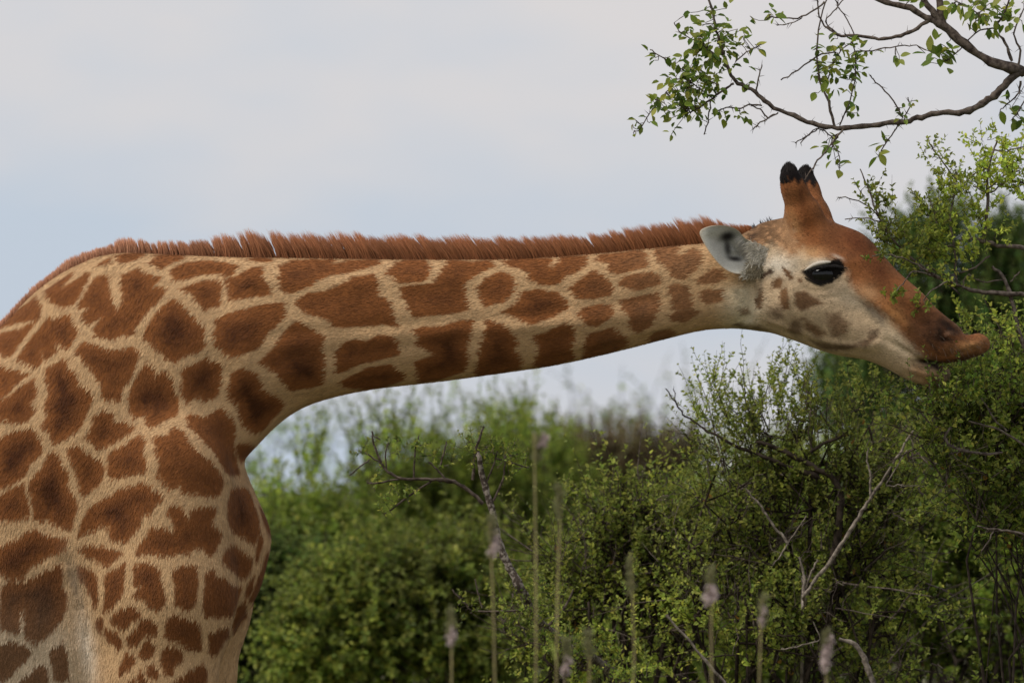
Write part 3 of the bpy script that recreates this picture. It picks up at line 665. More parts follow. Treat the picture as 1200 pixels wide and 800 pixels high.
# ---- eyes, lids' lashes
def ellipsoid(c, r, nu=28, nv=16):
    u = np.linspace(0, 2 * np.pi, nu, endpoint=False); t = np.linspace(0.02, np.pi - .02, nv)
    U, Tt = np.meshgrid(u, t, indexing='ij')
    v = np.stack([c[0] + r[0] * np.cos(U) * np.sin(Tt), c[1] + r[1] * np.sin(U) * np.sin(Tt), c[2] + r[2] * np.cos(Tt)], -1)
    i = np.arange(nu * nv).reshape(nu, nv); j = np.roll(i, -1, 0)
    q = np.stack([i[:, :-1], j[:, :-1], j[:, 1:], i[:, 1:]], -1).reshape(-1, 4)
    return v.reshape(-1, 3), q
for side in (-1, 1):
    if side < 0: ex, ev, ew = 964, 323.5, near_w(964, 323.5) + 9.5
    else: ex, ev, ew = 985, 322.5, far_w(985, 322.5) - 9.5
    v, q = ellipsoid((ex, ev, ew), (18, 12, 11.8))
    eye = part(gir, 'eye', to_world(v), quads=q, mat=M_EYE)
    nl = 760
    tt = rng.random(nl); bx = ex - 24 + 48 * tt
    up = (rng.random(nl) < .72) & (tt > .5 * rng.random(nl))
    bv = np.where(up, ev - 4.5 - 4.5 * np.sin(tt * np.pi) - 5 * tt, ev + 3 + 9 * np.sin(tt * np.pi))
    bw = np.where(up, ew + side * (6 + 8 * np.sin(tt * np.pi)), ew + side * (5 + 3 * np.sin(tt * np.pi)))
    dd = np.stack([.25 + .5 * (tt - .4), np.where(up, .75, .35), np.where(up, 1.0, .6) * side], 1) + rng.normal(0, .18, (nl, 3))
    lc = np.tile([.012, .010, .009], (nl, 1))
    v, q, t, cc = ribbons(np.stack([bx, bv, bw], 1), nrm(dd), nrm(dd + [0, .2, 0]), np.tile([1., 0, 0], (nl, 1)), rng.uniform(4, 7, nl) * np.where(up, 1, .3), np.full(nl, .8), lc)
    lash = part(gir, 'eyelashes', to_world(v), quads=q, tris=t, col=cc, mat=M_FUR, kind='stuff')

# pale fold of the upper lids
for side in (-1, 1):
    pts = np.array([(940, 318.8), (944, 316.2), (950, 312.8), (957, 310.6), (964, 309.8), (970, 309.4)]); pts = np.array([[np.interp(t_, range(6), pts[:, 0]), np.interp(t_, range(6), pts[:, 1])] for t_ in np.linspace(0, 5, 16)])
    dx = 0 if side < 0 else 20
    wv = np.array([(near_w(x_, v_, 3) if side < 0 else far_w(x_ + dx, v_, 5)) for x_, v_ in pts]); wv = wv + side * .8
    th = np.linspace(0, 2 * np.pi, 8, endpoint=False); rad = 2.3 * np.sin(np.linspace(.15, np.pi - .35, 16)) + .3
    V_ = np.stack([np.repeat(pts[:, 0] + dx, 8), np.repeat(pts[:, 1], 8) + (rad[:, None] * np.cos(th)).ravel(), np.repeat(wv, 8) + (1.1 * rad[:, None] * np.sin(th)).ravel()], 1)
    ii = np.arange(128).reshape(16, 8); jj = np.roll(ii, -1, 1)
    part(gir, 'upper_eyelid', to_world(V_), quads=np.stack([ii[:-1], jj[:-1], jj[1:], ii[1:]], -1).reshape(-1, 4), col=np.tile([.52, .46, .38], (128, 1)), mat=M_EAR)

# ---- tufts of black hair on the ossicones
for side in (-1, 1):
    nh2 = 900
    tipx = 934 + .252 * side * 42
    th = rng.uniform(0, 2 * np.pi, nh2); rr = np.sqrt(rng.random(nh2))
    el = rng.uniform(-.6, 1, nh2)
    ring = np.sqrt(np.clip(1 - np.clip(el, 0, 1) ** 2, 0, 1)) * 10.6
    root = np.stack([tipx + ring * np.cos(th), 208 - el * 9.5 + np.where(el < 0, 4, 0), side * 42 - .26 * 64 + ring * np.sin(th)], 1)
    apex = np.array([tipx - 2.0 * (side < 0) + 1.5 * (side > 0), 189.5, side * 42 - 16.6])
    conv = nrm(apex - root)
    out_ = nrm(nrm(np.stack([np.cos(th) * .8, -.6 - el, np.sin(th) * .8], 1)) * .55 + conv + rng.normal(0, .12, (nh2, 3))); dd = nrm(conv + rng.normal(0, .15, (nh2, 3)))
    lc = np.tile([.014, .011, .010], (nh2, 1)) * rng.uniform(.6, 1.6, (nh2, 1))
    v, q, t, cc = ribbons(root, nrm(out_), dd, np.stack([-np.sin(th), 0 * th, np.cos(th)], 1), np.clip(np.linalg.norm(apex - root, axis=1) * rng.uniform(.5, 1.0, nh2), 3, 9), np.full(nh2, 1.2), lc)
    part(gir, 'horn_tuft', to_world(v), quads=q, tris=t, col=cc, mat=M_FUR, kind='stuff')
# whiskers on the lips and chin
nw = 260
wsel = rng.choice(np.flatnonzero((PX[:, 0] > 1066) & (PX[:, 1] > 388) & (np.abs(VN[:, 1]) < .95)), nw)
root = PX[wsel]; dd = nrm(VN[wsel] + np.stack([rng.normal(.5, .3, nw), rng.normal(.5, .3, nw), rng.normal(0, .3, nw)], 1))
v, q, t, cc = ribbons(root, dd, nrm(dd + [.1, .35, 0]), nrm(np.cross(dd, np.array([0, 0, 1.]) + 0 * dd)), rng.uniform(4, 11, nw), np.full(nw, .38), np.tile([.10, .07, .05], (nw, 1)))
part(gir, 'whiskers', to_world(v), quads=q, tris=t, col=cc, mat=M_FUR, kind='stuff')
# wisps on the poll, tail switch
nh2 = 46
wx = rng.choice([884, 894.5, 901.5], nh2, p=[.5, .2, .3]) + rng.normal(0, 1.6, nh2)
root = np.stack([wx, interp(wx, [(878, 272), (890, 263), (903, 258.5), (910, 257)]) + 1, rng.normal(-4, 3, nh2)], 1)
dd = nrm(np.stack([rng.normal(-.35, .2, nh2), -np.ones(nh2), rng.normal(0, .2, nh2)], 1))
v, q, t, cc = ribbons(root, dd, dd, np.tile([1., 0, 0], (nh2, 1)), rng.uniform(3, 8, nh2), np.full(nh2, .6), np.tile([.03, .022, .02], (nh2, 1)))
part(gir, 'poll_hair', to_world(warp(v)), quads=q, tris=t, col=cc, mat=M_FUR, kind='stuff')
nh2 = 900
root = np.stack([rng.normal(-585, 4, nh2), rng.uniform(950, 1010, nh2), rng.normal(50, 4, nh2) * 0 + .10 * 885 + rng.normal(0, 4, nh2)], 1)
dd = nrm(np.stack([rng.normal(0, .1, nh2), np.ones(nh2), rng.normal(0, .1, nh2)], 1))
v, q, t, cc = ribbons(root, dd, dd, np.tile([1., 0, 0], (nh2, 1)), rng.uniform(90, 190, nh2), np.full(nh2, 2.0), np.tile([.015, .011, .01], (nh2, 1)))
part(gir, 'tail_tuft', to_world(v), quads=q, tris=t, col=cc, mat=M_FUR, kind='stuff')

# ---- ears: cupped blades with a rim and a back
EAR = chaikin([(817,272.5),(828,267),(843,265.5),(856,267.5),(864,271.5),(870,279.5),(877,284),(886,287),(893,296),(894,306),(888,316),(879,321.5),(867,323),(856,321.5),(846,316),(837,307),(828,295),(820.5,282)], 2)
def ear(side):
    cx, cv = 858, 295
    nr, na = 22, len(EAR)
    fr = np.linspace(0, 1, nr) ** .8
    ring = np.array([cx, cv]) + (EAR - [cx, cv])[None] * fr[:, None, None]          # nr, na, 2
    x, v = ring[..., 0], ring[..., 1]
    axis = np.clip((886 - x) / 66, -.2, 1)
    base_w = min(near_w(a_, b_) for a_ in (874, 882, 890) for b_ in (290, 302, 314)) + 1
    stand = base_w - 2 - 22 * sstep(0, 1, axis) + 7 * axis ** 2 + 20 * sstep(.22, -.12, axis)                        # ear stands off the head
    bowl = 13 * (1 - fr[:, None] ** 2.2) * sstep(1.05, .55, axis + 0 * fr[:, None])
    front = stand + bowl + 2.0 * np.sin(fr[:, None] * 9 + x * .05) * (1 - fr[:, None]) - 2.2 * sstep(.8, 1, fr)[:, None] * 0
    thick = 4.5 * np.sqrt(np.clip(1 - fr[:, None] ** 4, 0, 1)) + .4
    pts_f = np.stack([x, v, front], -1).reshape(-1, 3); pts_b = np.stack([x, v, front + thick], -1).reshape(-1, 3)
    V = np.concatenate([pts_f, pts_b]); nP = nr * na
    i = np.arange(nP).reshape(nr, na); j = np.roll(i, -1, 1)
    qf = np.stack([i[:-1], i[1:], j[1:], j[:-1]], -1).reshape(-1, 4); qb = qf[:, ::-1] + nP
    rim = np.stack([i[-1], i[-1] + nP, j[-1] + nP, j[-1]], -1)
    q = np.concatenate([qf, qb, rim])
    xf, vf = pts_f[:, 0], pts_f[:, 1]
    col = np.tile([.47, .455, .40], (nP, 1)) * (0.88 + .22 * fbm(xf / 5, vf / 5))[:, None]
    fr1 = np.repeat(fr, na)
    rimk = sstep(.90, .985, fr1)[:, None]; col = col * (1 - .55 * rimk) + np.array([.50, .40, .27]) * .55 * rimk
    def bl(cx_, cv_, rx, rv, c_, st, rot=0):
        nonlocal col
        co, s = math.cos(rot), math.sin(rot); ex, ey = xf - cx_, vf - cv_
        a = (st * np.exp(-(((ex * co + ey * s) / rx) ** 2 + ((-ex * s + ey * co) / rv) ** 2) ** 1.5))[:, None]; col = col * (1 - a) + np.asarray(c_) * a
    bl(851, 278.5, 11, 6.5, (.014, .011, .010), 1.0, -.25); bl(851.5, 292, 4.6, 11, (.025, .02, .018), .92, -.15); bl(860, 304.5, 9, 3.2, (.02, .016, .014), .95, .1)
    bl(874.5, 305.6, 2.6, 1.6, (.02, .014, .012), .9); bl(832, 276, 12, 5, (.36, .34, .25), .5, -.2); bl(880, 292, 8, 9, (.58, .53, .43), .6)
    colb = np.tile([.38, .27, .16], (nP, 1))
    sgn = 1
    if side > 0:                      # far ear: the same blade mirrored about the turned head
        mid = -.26 * 10
        V = V.copy(); V[:, 2] = 2 * mid - V[:, 2]; V[:, 0] += 20; q = q[:, ::-1]
    e = part(gir, 'ear', to_world(V), quads=q, col=np.concatenate([col, colb]), mat=M_EAR)
    # pale hairs fringing the ear hole and the rim
    nh3 = 900
    r0 = rng.random(nh3)
    root = np.stack([866 + 14 * r0 + rng.normal(0, 1.6, nh3), 281 + 22 * r0 + rng.normal(0, 1.5, nh3), np.zeros(nh3)], 1)
    if side < 0:
        d2_ = ((root[:, None, :2] - pts_f[None, ::3, :2]) ** 2).sum(-1).argmin(1); root[:, 2] = pts_f[::3][d2_][:, 2]
        dd = nrm(np.stack([-np.ones(nh3) * 1.1, rng.normal(.75, .3, nh3), rng.normal(-.35, .15, nh3)], 1))
        hc3 = np.tile([.60, .56, .48], (nh3, 1)) * rng.uniform(.6, 1.2, (nh3, 1))
        v, q, t, cc = ribbons(root, dd, nrm(dd + [0, .25, .1]), np.tile([0, 1., 0], (nh3, 1)), rng.uniform(5, 11, nh3), np.full(nh3, .5), hc3)
        hh = part(gir, 'ear_hair', to_world(v), quads=q, tris=t, col=cc, mat=M_FUR, kind='stuff')
ear(-1); ear(1)
nh4 = 1500
ex_ = rng.uniform(868, 904, nh4); ev_ = rng.uniform(284, 326, nh4)
ins = poly_sd(ex_, ev_, chaikin([(872,284),(886,286),(900,292),(906,306),(898,322),(880,328),(866,325),(876,312),(880,300)], 1)) > 0
ex_, ev_ = ex_[ins], ev_[ins]; nh4 = len(ex_)
bw_ = min(near_w(a_, b_) for a_ in (874, 882, 890) for b_ in (290, 302, 314))
root = np.stack([ex_, ev_, bw_ + 1 - 5 * sstep(895, 878, ex_)], 1)
dd = nrm(np.stack([rng.normal(-.7, .35, nh4), rng.normal(.25, .5, nh4), rng.normal(-.35, .2, nh4)], 1))
hc4 = np.array([.60, .55, .45]) * rng.uniform(.55, 1.15, (nh4, 1))
dk = ((ev_ > 311) & (ex_ > 876))[:, None]; hc4 = np.where(dk, np.array([.26, .215, .14]) * rng.uniform(.5, 1.3, (nh4, 1)), hc4)
v, q, t, cc = ribbons(root, dd, nrm(dd + [-.2, .2, .25]), nrm(np.cross(dd, np.array([0, 0, 1.]))), rng.uniform(5, 11, nh4), np.full(nh4, .75), hc4)
part(gir, 'ear_hair', to_world(v), quads=q, tris=t, col=cc, mat=M_FUR, kind='stuff')
# ------------------------------------------------------------------ vegetation
GREENS = {
 'fresh': [(.165, .215, .038), (.115, .170, .032), (.260, .270, .060), (.080, .122, .025)],
 'bush':  [(.185, .220, .046), (.125, .168, .037), (.275, .280, .066), (.080, .112, .027)],
 'dark':  [(.090, .155, .042), (.062, .115, .034), (.140, .200, .050), (.042, .080, .024)],
 'far':   [(.225, .290, .046), (.165, .230, .042), (.300, .335, .062), (.110, .160, .033)],
 'young': [(.30, .34, .065), (.24, .29, .055), (.36, .37, .08), (.19, .23, .05)],
 'thorn': [(.255, .285, .058), (.190, .230, .048), (.340, .345, .085), (.130, .165, .040)],
 'olive': [(.175, .135, .085), (.135, .098, .072), (.165, .160, .064), (.150, .088, .068)],
}
def pick(pal, n):
    g = np.array(GREENS[pal]); c = g[rng.choice(4, n, p=[.34, .30, .18, .18])]
    return c * np.array([1.34, 1.38, 1.10]) * rng.uniform(.75, 1.25, (n, 1)) * np.stack([rng.uniform(.88, 1.14, n), np.ones(n), rng.uniform(.85, 1.15, n)], 1)
def unit(n): return nrm(rng.normal(size=(n, 3)))

class Plant:
    def __init__(s): s.tv, s.tq, s.nt = [], [], 0; s.lv, s.lq, s.lc, s.nl = [], [], [], 0
    def tubes(s, C, R, ns=4):
        """C: (S, M, 3) centre lines, R: (S, M) radii"""
        C = np.asarray(C, float); R = np.asarray(R, float)
        if C.ndim == 2: C = C[None]; R = R[None]
        S, M, _ = C.shape
        tg = nrm(np.gradient(C, axis=1))
        ref = np.where(np.abs(tg[..., 1:2]) < .9, np.array([0, 1., 0]), np.array([1., 0, 0]))
        a = nrm(np.cross(tg, ref)); b = np.cross(tg, a)
        th = np.arange(ns) * 2 * np.pi / ns
        V = C[:, :, None] + R[:, :, None, None] * (np.cos(th)[:, None] * a[:, :, None] + np.sin(th)[:, None] * b[:, :, None])
        i = np.arange(S * M * ns).reshape(S, M, ns); j = np.roll(i, -1, 2)
        q = np.stack([i[:, :-1], j[:, :-1], j[:, 1:], i[:, 1:]], -1).reshape(-1, 4)
        s.tv.append(V.reshape(-1, 3)); s.tq.append(q + s.nt); s.nt += S * M * ns
    def leaves(s, P, D, U, L, Wd, col, fine=True):
        """folded pointed leaves"""
        n = len(P); D = nrm(D); sd_ = nrm(np.cross(D, U)); U = np.cross(sd_, D)
        L = np.broadcast_to(np.asarray(L, float).reshape(-1, 1), (n, 1)); Wd = np.broadcast_to(np.asarray(Wd, float).reshape(-1, 1), (n, 1))
        up = U * Wd * .22; droop = -U * L * .12
        if fine:
            V = np.stack([P, P + D * L * .30 + sd_ * Wd * .46 + up, P + D * L * .68 + sd_ * Wd * .40 + up + droop * .5, P + D * L + droop,
                          P + D * L * .68 - sd_ * Wd * .40 + up + droop * .5, P + D * L * .30 - sd_ * Wd * .46 + up], 1)
            i = np.arange(n)[:, None] * 6; q = np.concatenate([i + [[0, 1, 2, 3]], i + [[0, 3, 4, 5]]]); k = 6
        else:
            V = np.stack([P, P + D * L * .5 + sd_ * Wd * .5 + up, P + D * L + droop, P + D * L * .5 - sd_ * Wd * .5 + up], 1)
            i = np.arange(n)[:, None] * 4; q = i + [[0, 1, 2, 3]]; k = 4
        s.lv.append(V.reshape(-1, 3)); s.lq.append(q + s.nl); s.lc.append(np.repeat(col, k, 0)); s.nl += n * k
    def shoots(s, P0, D, L, r0, nleaf, ll, lw, pal, fine=True, spread=.9, wig=.22, tips=True, cvar=None):
        """many leafy twigs at once"""
        S = len(P0); D = nrm(D); L = np.broadcast_to(np.asarray(L, float), (S,))
        M = 5; t = np.linspace(0, 1, M)
        bend = unit(S) * (L * wig)[:, None] + np.array([0, 0, .08]) * L[:, None]
        pos = lambda tt: P0[:, None] + D[:, None] * (L[:, None] * tt)[..., None] + bend[:, None] * (tt ** 2)[..., None] + (unit(S)[:, None] * 0)
        C = pos(np.broadcast_to(t, (S, M)))
        C[:, 1:-1] += rng.normal(0, 1, C[:, 1:-1].shape) * (L * .018)[:, None, None]
        s.tubes(C, r0 * np.linspace(1, .3, M)[None] * np.ones((S, 1)), 3)
        tt = np.sort(rng.uniform(.08, 1, (S, nleaf)), 1); LP = pos(tt)
        ax = nrm(D[:, None] + 2 * bend[:, None] * tt[..., None] / np.maximum(L, 1e-6)[:, None, None])
        ph = np.arange(nleaf)[None] * 2.4 + rng.uniform(0, 6.28, (S, 1)) + rng.normal(0, .4, (S, nleaf))
        a = nrm(np.cross(ax, np.array([.3, .1, 1.0]))); b = np.cross(ax, a)
        rad = np.cos(ph)[..., None] * a + np.sin(ph)[..., None] * b
        LD = ax * rng.uniform(.25, .9, (S, nleaf, 1)) + rad * spread + np.array([0, 0, .12])
        n = S * nleaf; up = nrm(np.cross(LD, np.cross(ax, LD)) + .6 * rng.normal(size=LD.shape) + np.array([0, 0, .5]))
        sz = (rng.uniform(.6, 1.15, (S, nleaf)) * (1 - .35 * tt)).ravel()
        tone = rng.uniform(.6, 1.4, (S, 1)) * (.5 + 1.0 * vnoise(P0[:, 0] * 3.1 + 40, P0[:, 2] * 3.1 + P0[:, 1]))[:, None]
        c = (pick(pal, n).reshape(S, nleaf, 3) * tone[..., None])
        young = (sstep(.6, 1, tt) * .5)[..., None]; c = c * (1 - young) + np.array([.25, .26, .055]) * (1 if pal != 'olive' else .5) * young
        s.leaves(LP.reshape(-1, 3), LD.reshape(-1, 3), up.reshape(-1, 3), ll * sz, lw * sz, c.reshape(-1, 3), fine)
    def thorns(s, C, n, L, r):
        """straight spines along a polyline"""
        C = np.asarray(C); i = rng.integers(0, len(C) - 1, n); f = rng.random((n, 1))
        p = C[i] * (1 - f) + C[i + 1] * f; d = unit(n)
        l = L * rng.uniform(.4, 1, (n, 1))
        s.tubes(np.stack([p, p + d * l * .5, p + d * l], 1), np.stack([np.full(n, r), np.full(n, r * .6), np.full(n, r * .12)], 1), 3)
    def finish(s, root, bark, stem='twigs', crown='crown'):
        if s.tv: part(root, stem, np.concatenate(s.tv), quads=np.concatenate(s.tq), mat=bark, kind='stuff' if stem == 'twigs' else None)
        if s.lv: part(root, crown, np.concatenate(s.lv), quads=np.concatenate(s.lq), col=np.concatenate(s.lc), mat=M_LEAF, kind='stuff', smooth=False)

def line(pts, Y, sub=4, jit=.25):
    """polyline of (px, py[, radius px[, extra depth px]]) measured at depth Y -> smooth centre line and radii in metres"""
    a = np.array([(p[0], p[1], p[2] if len(p) > 2 else 1.0, p[3] if len(p) > 3 else 0.0) for p in pts], float)
    n = len(a); o = []
    for i in range(n - 1):
        p0, p1, p2, p3 = a[max(i - 1, 0)], a[i], a[i + 1], a[min(i + 2, n - 1)]
        for t in np.arange(sub) / sub:
            o.append(.5 * (2 * p1 + (p2 - p0) * t + (2 * p0 - 5 * p1 + 4 * p2 - p3) * t * t + (3 * p1 - p0 - 3 * p2 + p3) * t ** 3))
    o.append(a[-1]); o = np.array(o)
    o[1:-1, :2] += rng.normal(0, jit, (len(o) - 2, 2))
    k = scale_at(Y)
    C = np.array([at(x, y, Y + w * K) for x, y, r, w in o]); R = np.maximum(o[:, 2], .4) * k
    if sub > 1: R = R * (1 + .12 * rng.normal(size=len(R)) * (R > 1.4 * k))
    return C, R

def bezier(p0, p1, p2, M, jit):
    t = np.linspace(0, 1, M)[None, :, None]
    C = (1 - t) ** 2 * p0[:, None] + 2 * t * (1 - t) * p1[:, None] + t ** 2 * p2[:, None]
    C[:, 1:-1] += rng.normal(0, 1, C[:, 1:-1].shape) * jit
    return C

def bush(name, label, px, py_top, Y, half_px, pal, bark, nlimb=40, nsub=4, nshoot=1200, nleaf=16, leaf=.020, shoot=.30, fine=True, depth=.7, skirt=.0,
         cat='bush', group=None, base_px=None, lumps=5, up=.55, stem_r=.03, blobs=None, seed=0, bottom=.15, ret=False, clump=.8, free=.7):
    """shrub whose crown fills a lumpy volume: stems from the ground, limbs, side limbs and leafy shoots"""
    k = scale_at(Y); top = at(px, py_top, Y); R = half_px * k
    base = at(px if base_px is None else base_px, 600, Y); base[2] = 0
    root = empty(name, base, label, cat, group)
    pl = Plant()
    H = top[2]
    if blobs is None:
        blobs = []
        for i in range(lumps):
            fx = (i + .5) / lumps * 2 - 1
            hz = H * (1 - .28 * abs(fx) ** 1.6) * rng.uniform(.86, 1.0)
            if i == lumps // 2: hz = H
            blobs.append((top[0] + fx * R * .72, Y + rng.uniform(-.3, .3) * depth * R, hz * .62, R * .46, depth * R * .75, hz * .38))
            blobs.append((top[0] + fx * R * .8, Y + rng.uniform(-.5, .5) * depth * R, hz * .32, R * .5, depth * R * .8, hz * .34))
    else:
        bb = []
        for (bx, by, rx, ry) in blobs:
            c = at(bx, by, Y); bb.append((c[0], Y + rng.uniform(-.25, .25) * rx * k * depth, c[2], rx * k, max(rx, ry) * k * depth, ry * k))
        blobs = bb
    B = np.array(blobs); vol = B[:, 3] * B[:, 5]
    ncl = max(18, int(len(B) * (9 if fine else 6))); ic = rng.choice(len(B), ncl, p=vol / vol.sum()); CL = B[ic, :3] + unit(ncl) * (rng.random((ncl, 1)) ** .4) * B[ic, 3:]
    def inside(n, shell=0.0):
        i = rng.choice(len(B), n, p=vol / vol.sum()); u = unit(n) * (rng.uniform(shell, 1, (n, 1)) ** (1 / 2.2))
        p = B[i, :3] + u * B[i, 3:]
        if clump: cl = CL[((p[:, None, ::2] - CL[None, :, ::2]) ** 2).sum(-1).argmin(1)]; p = p + (cl - p) * rng.uniform(.2, .95, (n, 1)) * clump
        p[:, 2] = np.maximum(p[:, 2], bottom * H * rng.random(n)); return p, u
    e, _ = inside(nlimb, .2)
    b0 = base + np.concatenate([rng.normal(0, .10 * R + .02, (nlimb, 2)), np.full((nlimb, 1), -.05)], 1)
    ctl = b0 * .5 + e * .5; ctl[:, 2] = e[:, 2] * rng.uniform(.35, .75, nlimb); ctl[:, :2] = b0[:, :2] + (e[:, :2] - b0[:, :2]) * rng.uniform(.15, .55, (nlimb, 1))
    M = 9; C = bezier(b0, ctl, e, M, .022 * H)
    rr = stem_r * rng.uniform(.5, 1.1, (nlimb, 1)) * np.linspace(1, .16, M)[None]
    pl.tubes(C, rr, 5)
    # side limbs towards nearby points of the crown
    ns = nlimb * nsub; tgt, _ = inside(ns, .3)
    cand = C[:, 3:].reshape(-1, 3)
    j = np.array([((cand[rng.integers(0, len(cand), 60)] - t_) ** 2).sum(1).argmin() for t_ in tgt[:0]]) if False else None
    sub_i = rng.integers(0, len(cand), (ns, 40)); dd = ((cand[sub_i] - tgt[:, None]) ** 2).sum(-1); s0 = cand[sub_i[np.arange(ns), dd.argmin(1)]]
    mid = (s0 + tgt) / 2 + rng.normal(0, .05 * H, (ns, 3))
    C2 = bezier(s0, mid, tgt, 6, .012 * H)
    pl.tubes(C2, stem_r * .20 * rng.uniform(.5, 1.1, (ns, 1)) * np.linspace(1, .25, 6)[None], 4)
    # shoots
    cand = np.concatenate([C2[:, 1:].reshape(-1, 3), C[:, 5:].reshape(-1, 3)])
    p0 = cand[rng.integers(0, len(cand), nshoot)] + rng.normal(0, .012 * H, (nshoot, 3))
    nt2 = int(nshoot * free); p0b, ub = inside(nt2, .55); p0[:nt2] = p0b
    ctr = np.array([B[:, 0].mean(), Y, H * .45])
    out_ = nrm((p0 - ctr) / np.array([R, R * depth, H * .6])); cl = CL[((p0[:, None, ::2] - CL[None, :, ::2]) ** 2).sum(-1).argmin(1)]
    dirs = nrm(out_ * .4 + nrm(p0 - cl) * .7 + unit(nshoot) * .7 + np.array([0, 0, up]))
    pl.shoots(p0, dirs, shoot * rng.uniform(.45, 1.2, nshoot), .0013 * (1 + Y / 12), nleaf, leaf, leaf * .62, pal, fine)
    # bare grey twigs and a few turning leaves among the green
    if fine:
        nb = 230; bw = Plant(); pb0, _ = inside(nb, .7); bd = nrm(nrm((pb0 - ctr) / np.array([R, R * depth, H * .6])) * .6 + unit(nb) + np.array([0, -.4, .35]))
        Lb = rng.uniform(.08, .28, (nb, 1)); C3 = bezier(pb0, pb0 + bd * Lb * .5 + unit(nb) * Lb * .12, pb0 + bd * Lb, 5, .004); bw.tubes(C3, np.linspace(.0026, .0008, 5)[None] * rng.uniform(.6, 1.4, (nb, 1)), 3)
        i3 = rng.integers(0, nb, 2 * nb); f3 = rng.random((2 * nb, 1)) * .9; q3 = C3[i3, 1] * (1 - f3) + C3[i3, 3] * f3; d3 = nrm(bd[i3] + unit(2 * nb) * .9); l3 = Lb[i3] * rng.uniform(.15, .5, (2 * nb, 1))
        bw.tubes(np.stack([q3, q3 + d3 * l3 * .5 + unit(2 * nb) * l3 * .06, q3 + d3 * l3], 1), np.array([[.0013, .001, .0004]]) * np.ones((2 * nb, 1)), 3)
        bw.finish(root, M_LIMB, stem='twigs')
        nb = 60; pd, _ = inside(nb, .6); pl.leaves(pd, unit(nb), unit(nb), leaf * .9, leaf * .6, np.array([.42, .24, .05]) * rng.uniform(.5, 1.1, (nb, 1)), True)
    if ret: return root, pl
    pl.finish(root, bark)
    return root

# ---- overhanging thorn tree (trunk stands beyond the right edge)
tree = empty('thorn_tree', at(1490, 600, .55) * [1, 1, 0], 'thorn tree reaching thin crooked leafy branches out over the giraffe\'s head', 'tree')
pt = Plant(); YT = .10
TB = [
 [(1240,100,15,150),(1214,88,11,60),(1192,82,8.5,0),(1160,72,7.2),(1130,52,7),(1105,30,6.5),(1085,20,5),(1060,8,4.4),(1030,0,4),(995,-18,3.2),(960,-30,2.6)],
 [(1104,30,5.5),(1092,12,4.5),(1074,-12,4),(1050,-50,3)], [(1107,30,5.5),(1101,4,5),(1098,-30,4.6),(1090,-80,4)],
 [(1088,24,3.4),(1070,36,3),(1050,43,2.6),(1030,46,2.6),(1005,41,2.4),(985,42,2),(970,33,1.5),(960,20,1.2),(958,0,1)],
 [(1195,83,7.5),(1180,96,5.6),(1165,112,5.2),(1150,122,5),(1130,132,4.6),(1105,132,4.3),(1080,137,4.2),(1060,142,4),(1030,146,4),(990,150,3.8),(960,147,3.5),(930,136,3.3),(900,122,3),(885,108,3),(865,97,2.8),(855,85,2.5),(848,65,2.2),(842,45,2),(836,22,1.8),(830,-5,1.5)],
 [(860,98,2),(848,105,1.8),(835,115,1.6),(820,126,1.4),(806,132,1.1)], [(833,117,1.1),(830,138,1),(825,158,.9)],
 [(893,124,1.2),(878,122,1.2),(868,127,1.1),(852,126,1),(834,134,.9)], [(912,132,1.1),(898,140,1.1),(886,148,1),(882,152,.9)], [(880,124,1),(893,130,1.1),(899,138,1.2),(908,134,1)],
 [(886,106,1.3),(889,92,1.1),(893,76,.9)], [(842,100,1),(812,88,1),(790,76,.9),(768,62,.9),(762,58,.8)], [(846,70,1),(822,52,.9),(800,40,.8),(790,27,.8)], [(862,72,1),(880,58,.9),(892,52,.8)],
 [(838,118,.9),(800,92,.9),(780,108,.8),(765,128,.8),(752,148,.8),(742,156,.6)],
 [(978,148,2.2),(972,124,2),(964,104,1.8),(958,80,1.5),(958,50,1.3),(962,20,1.1),(972,-8,1)], [(984,147,1.1),(998,112,1),(1003,78,1),(1000,52,.9),(990,40,1)], [(966,110,1),(975,80,.9),(985,60,.9),(998,50,.9)],
 [(1003,44,1),(996,28,.9),(982,8,.9),(976,-8,.9)], [(985,42,1.2),(968,26,1),(980,10,.9),(992,-4,.9)],
 [(988,152,1.7,-10),(975,168,1.5,-25),(962,185,1.3,-45),(950,200,1.2,-60),(940,215,1.1,-66),(926,232,.9,-68)], [(975,168,.8,-30),(982,180,.8,-30),(984,196,.7,-30)],
 [(1055,143,1.1),(1044,160,1),(1033,176,.9),(1030,184,.8)], [(1058,138,1.3),(1042,112,1.1),(1026,96,1),(1020,88,.8)], [(1060,138,1),(1066,126,.9),(1064,114,.8)],
 [(1186,72,2.4),(1178,50,2.1),(1166,34,1.8),(1176,18,1.5),(1184,-6,1.3)], [(1166,34,1.2),(1148,36,1.1),(1130,52,1),(1112,70,.9)], [(1160,30,1),(1140,12,1),(1120,2,1)],
 [(1000,62,1),(1030,58,1),(1055,54,.9),(1074,53,.8)], [(915,94,1),(935,82,1.1),(962,64,1.2),(980,62,1)], [(966,2,1.3),(945,18,1.2),(925,22,1.1),(905,20,1),(898,24,.8)], [(945,18,.8),(930,26,.8),(910,30,.7)],
 [(990,152,1),(975,160,1),(958,150,.9),(938,168,.8)], [(960,150,1),(948,158,.9),(932,168,.8)], [(1192,84,2),(1196,60,1.6),(1188,40,1.3),(1200,10,1)],
 [(1196,95,2),(1192,112,1.2),(1180,122,1),(1172,130,.8)], [(1205,110,1.2),(1195,128,1),(1186,140,.8)],
]
for b_ in TB:
    C, R = line(b_, YT, jit=.55); pt.tubes(C, R * .78, 6); ln = len(b_)
    pt.thorns(C, int(2.5 * ln), .022, .0014)
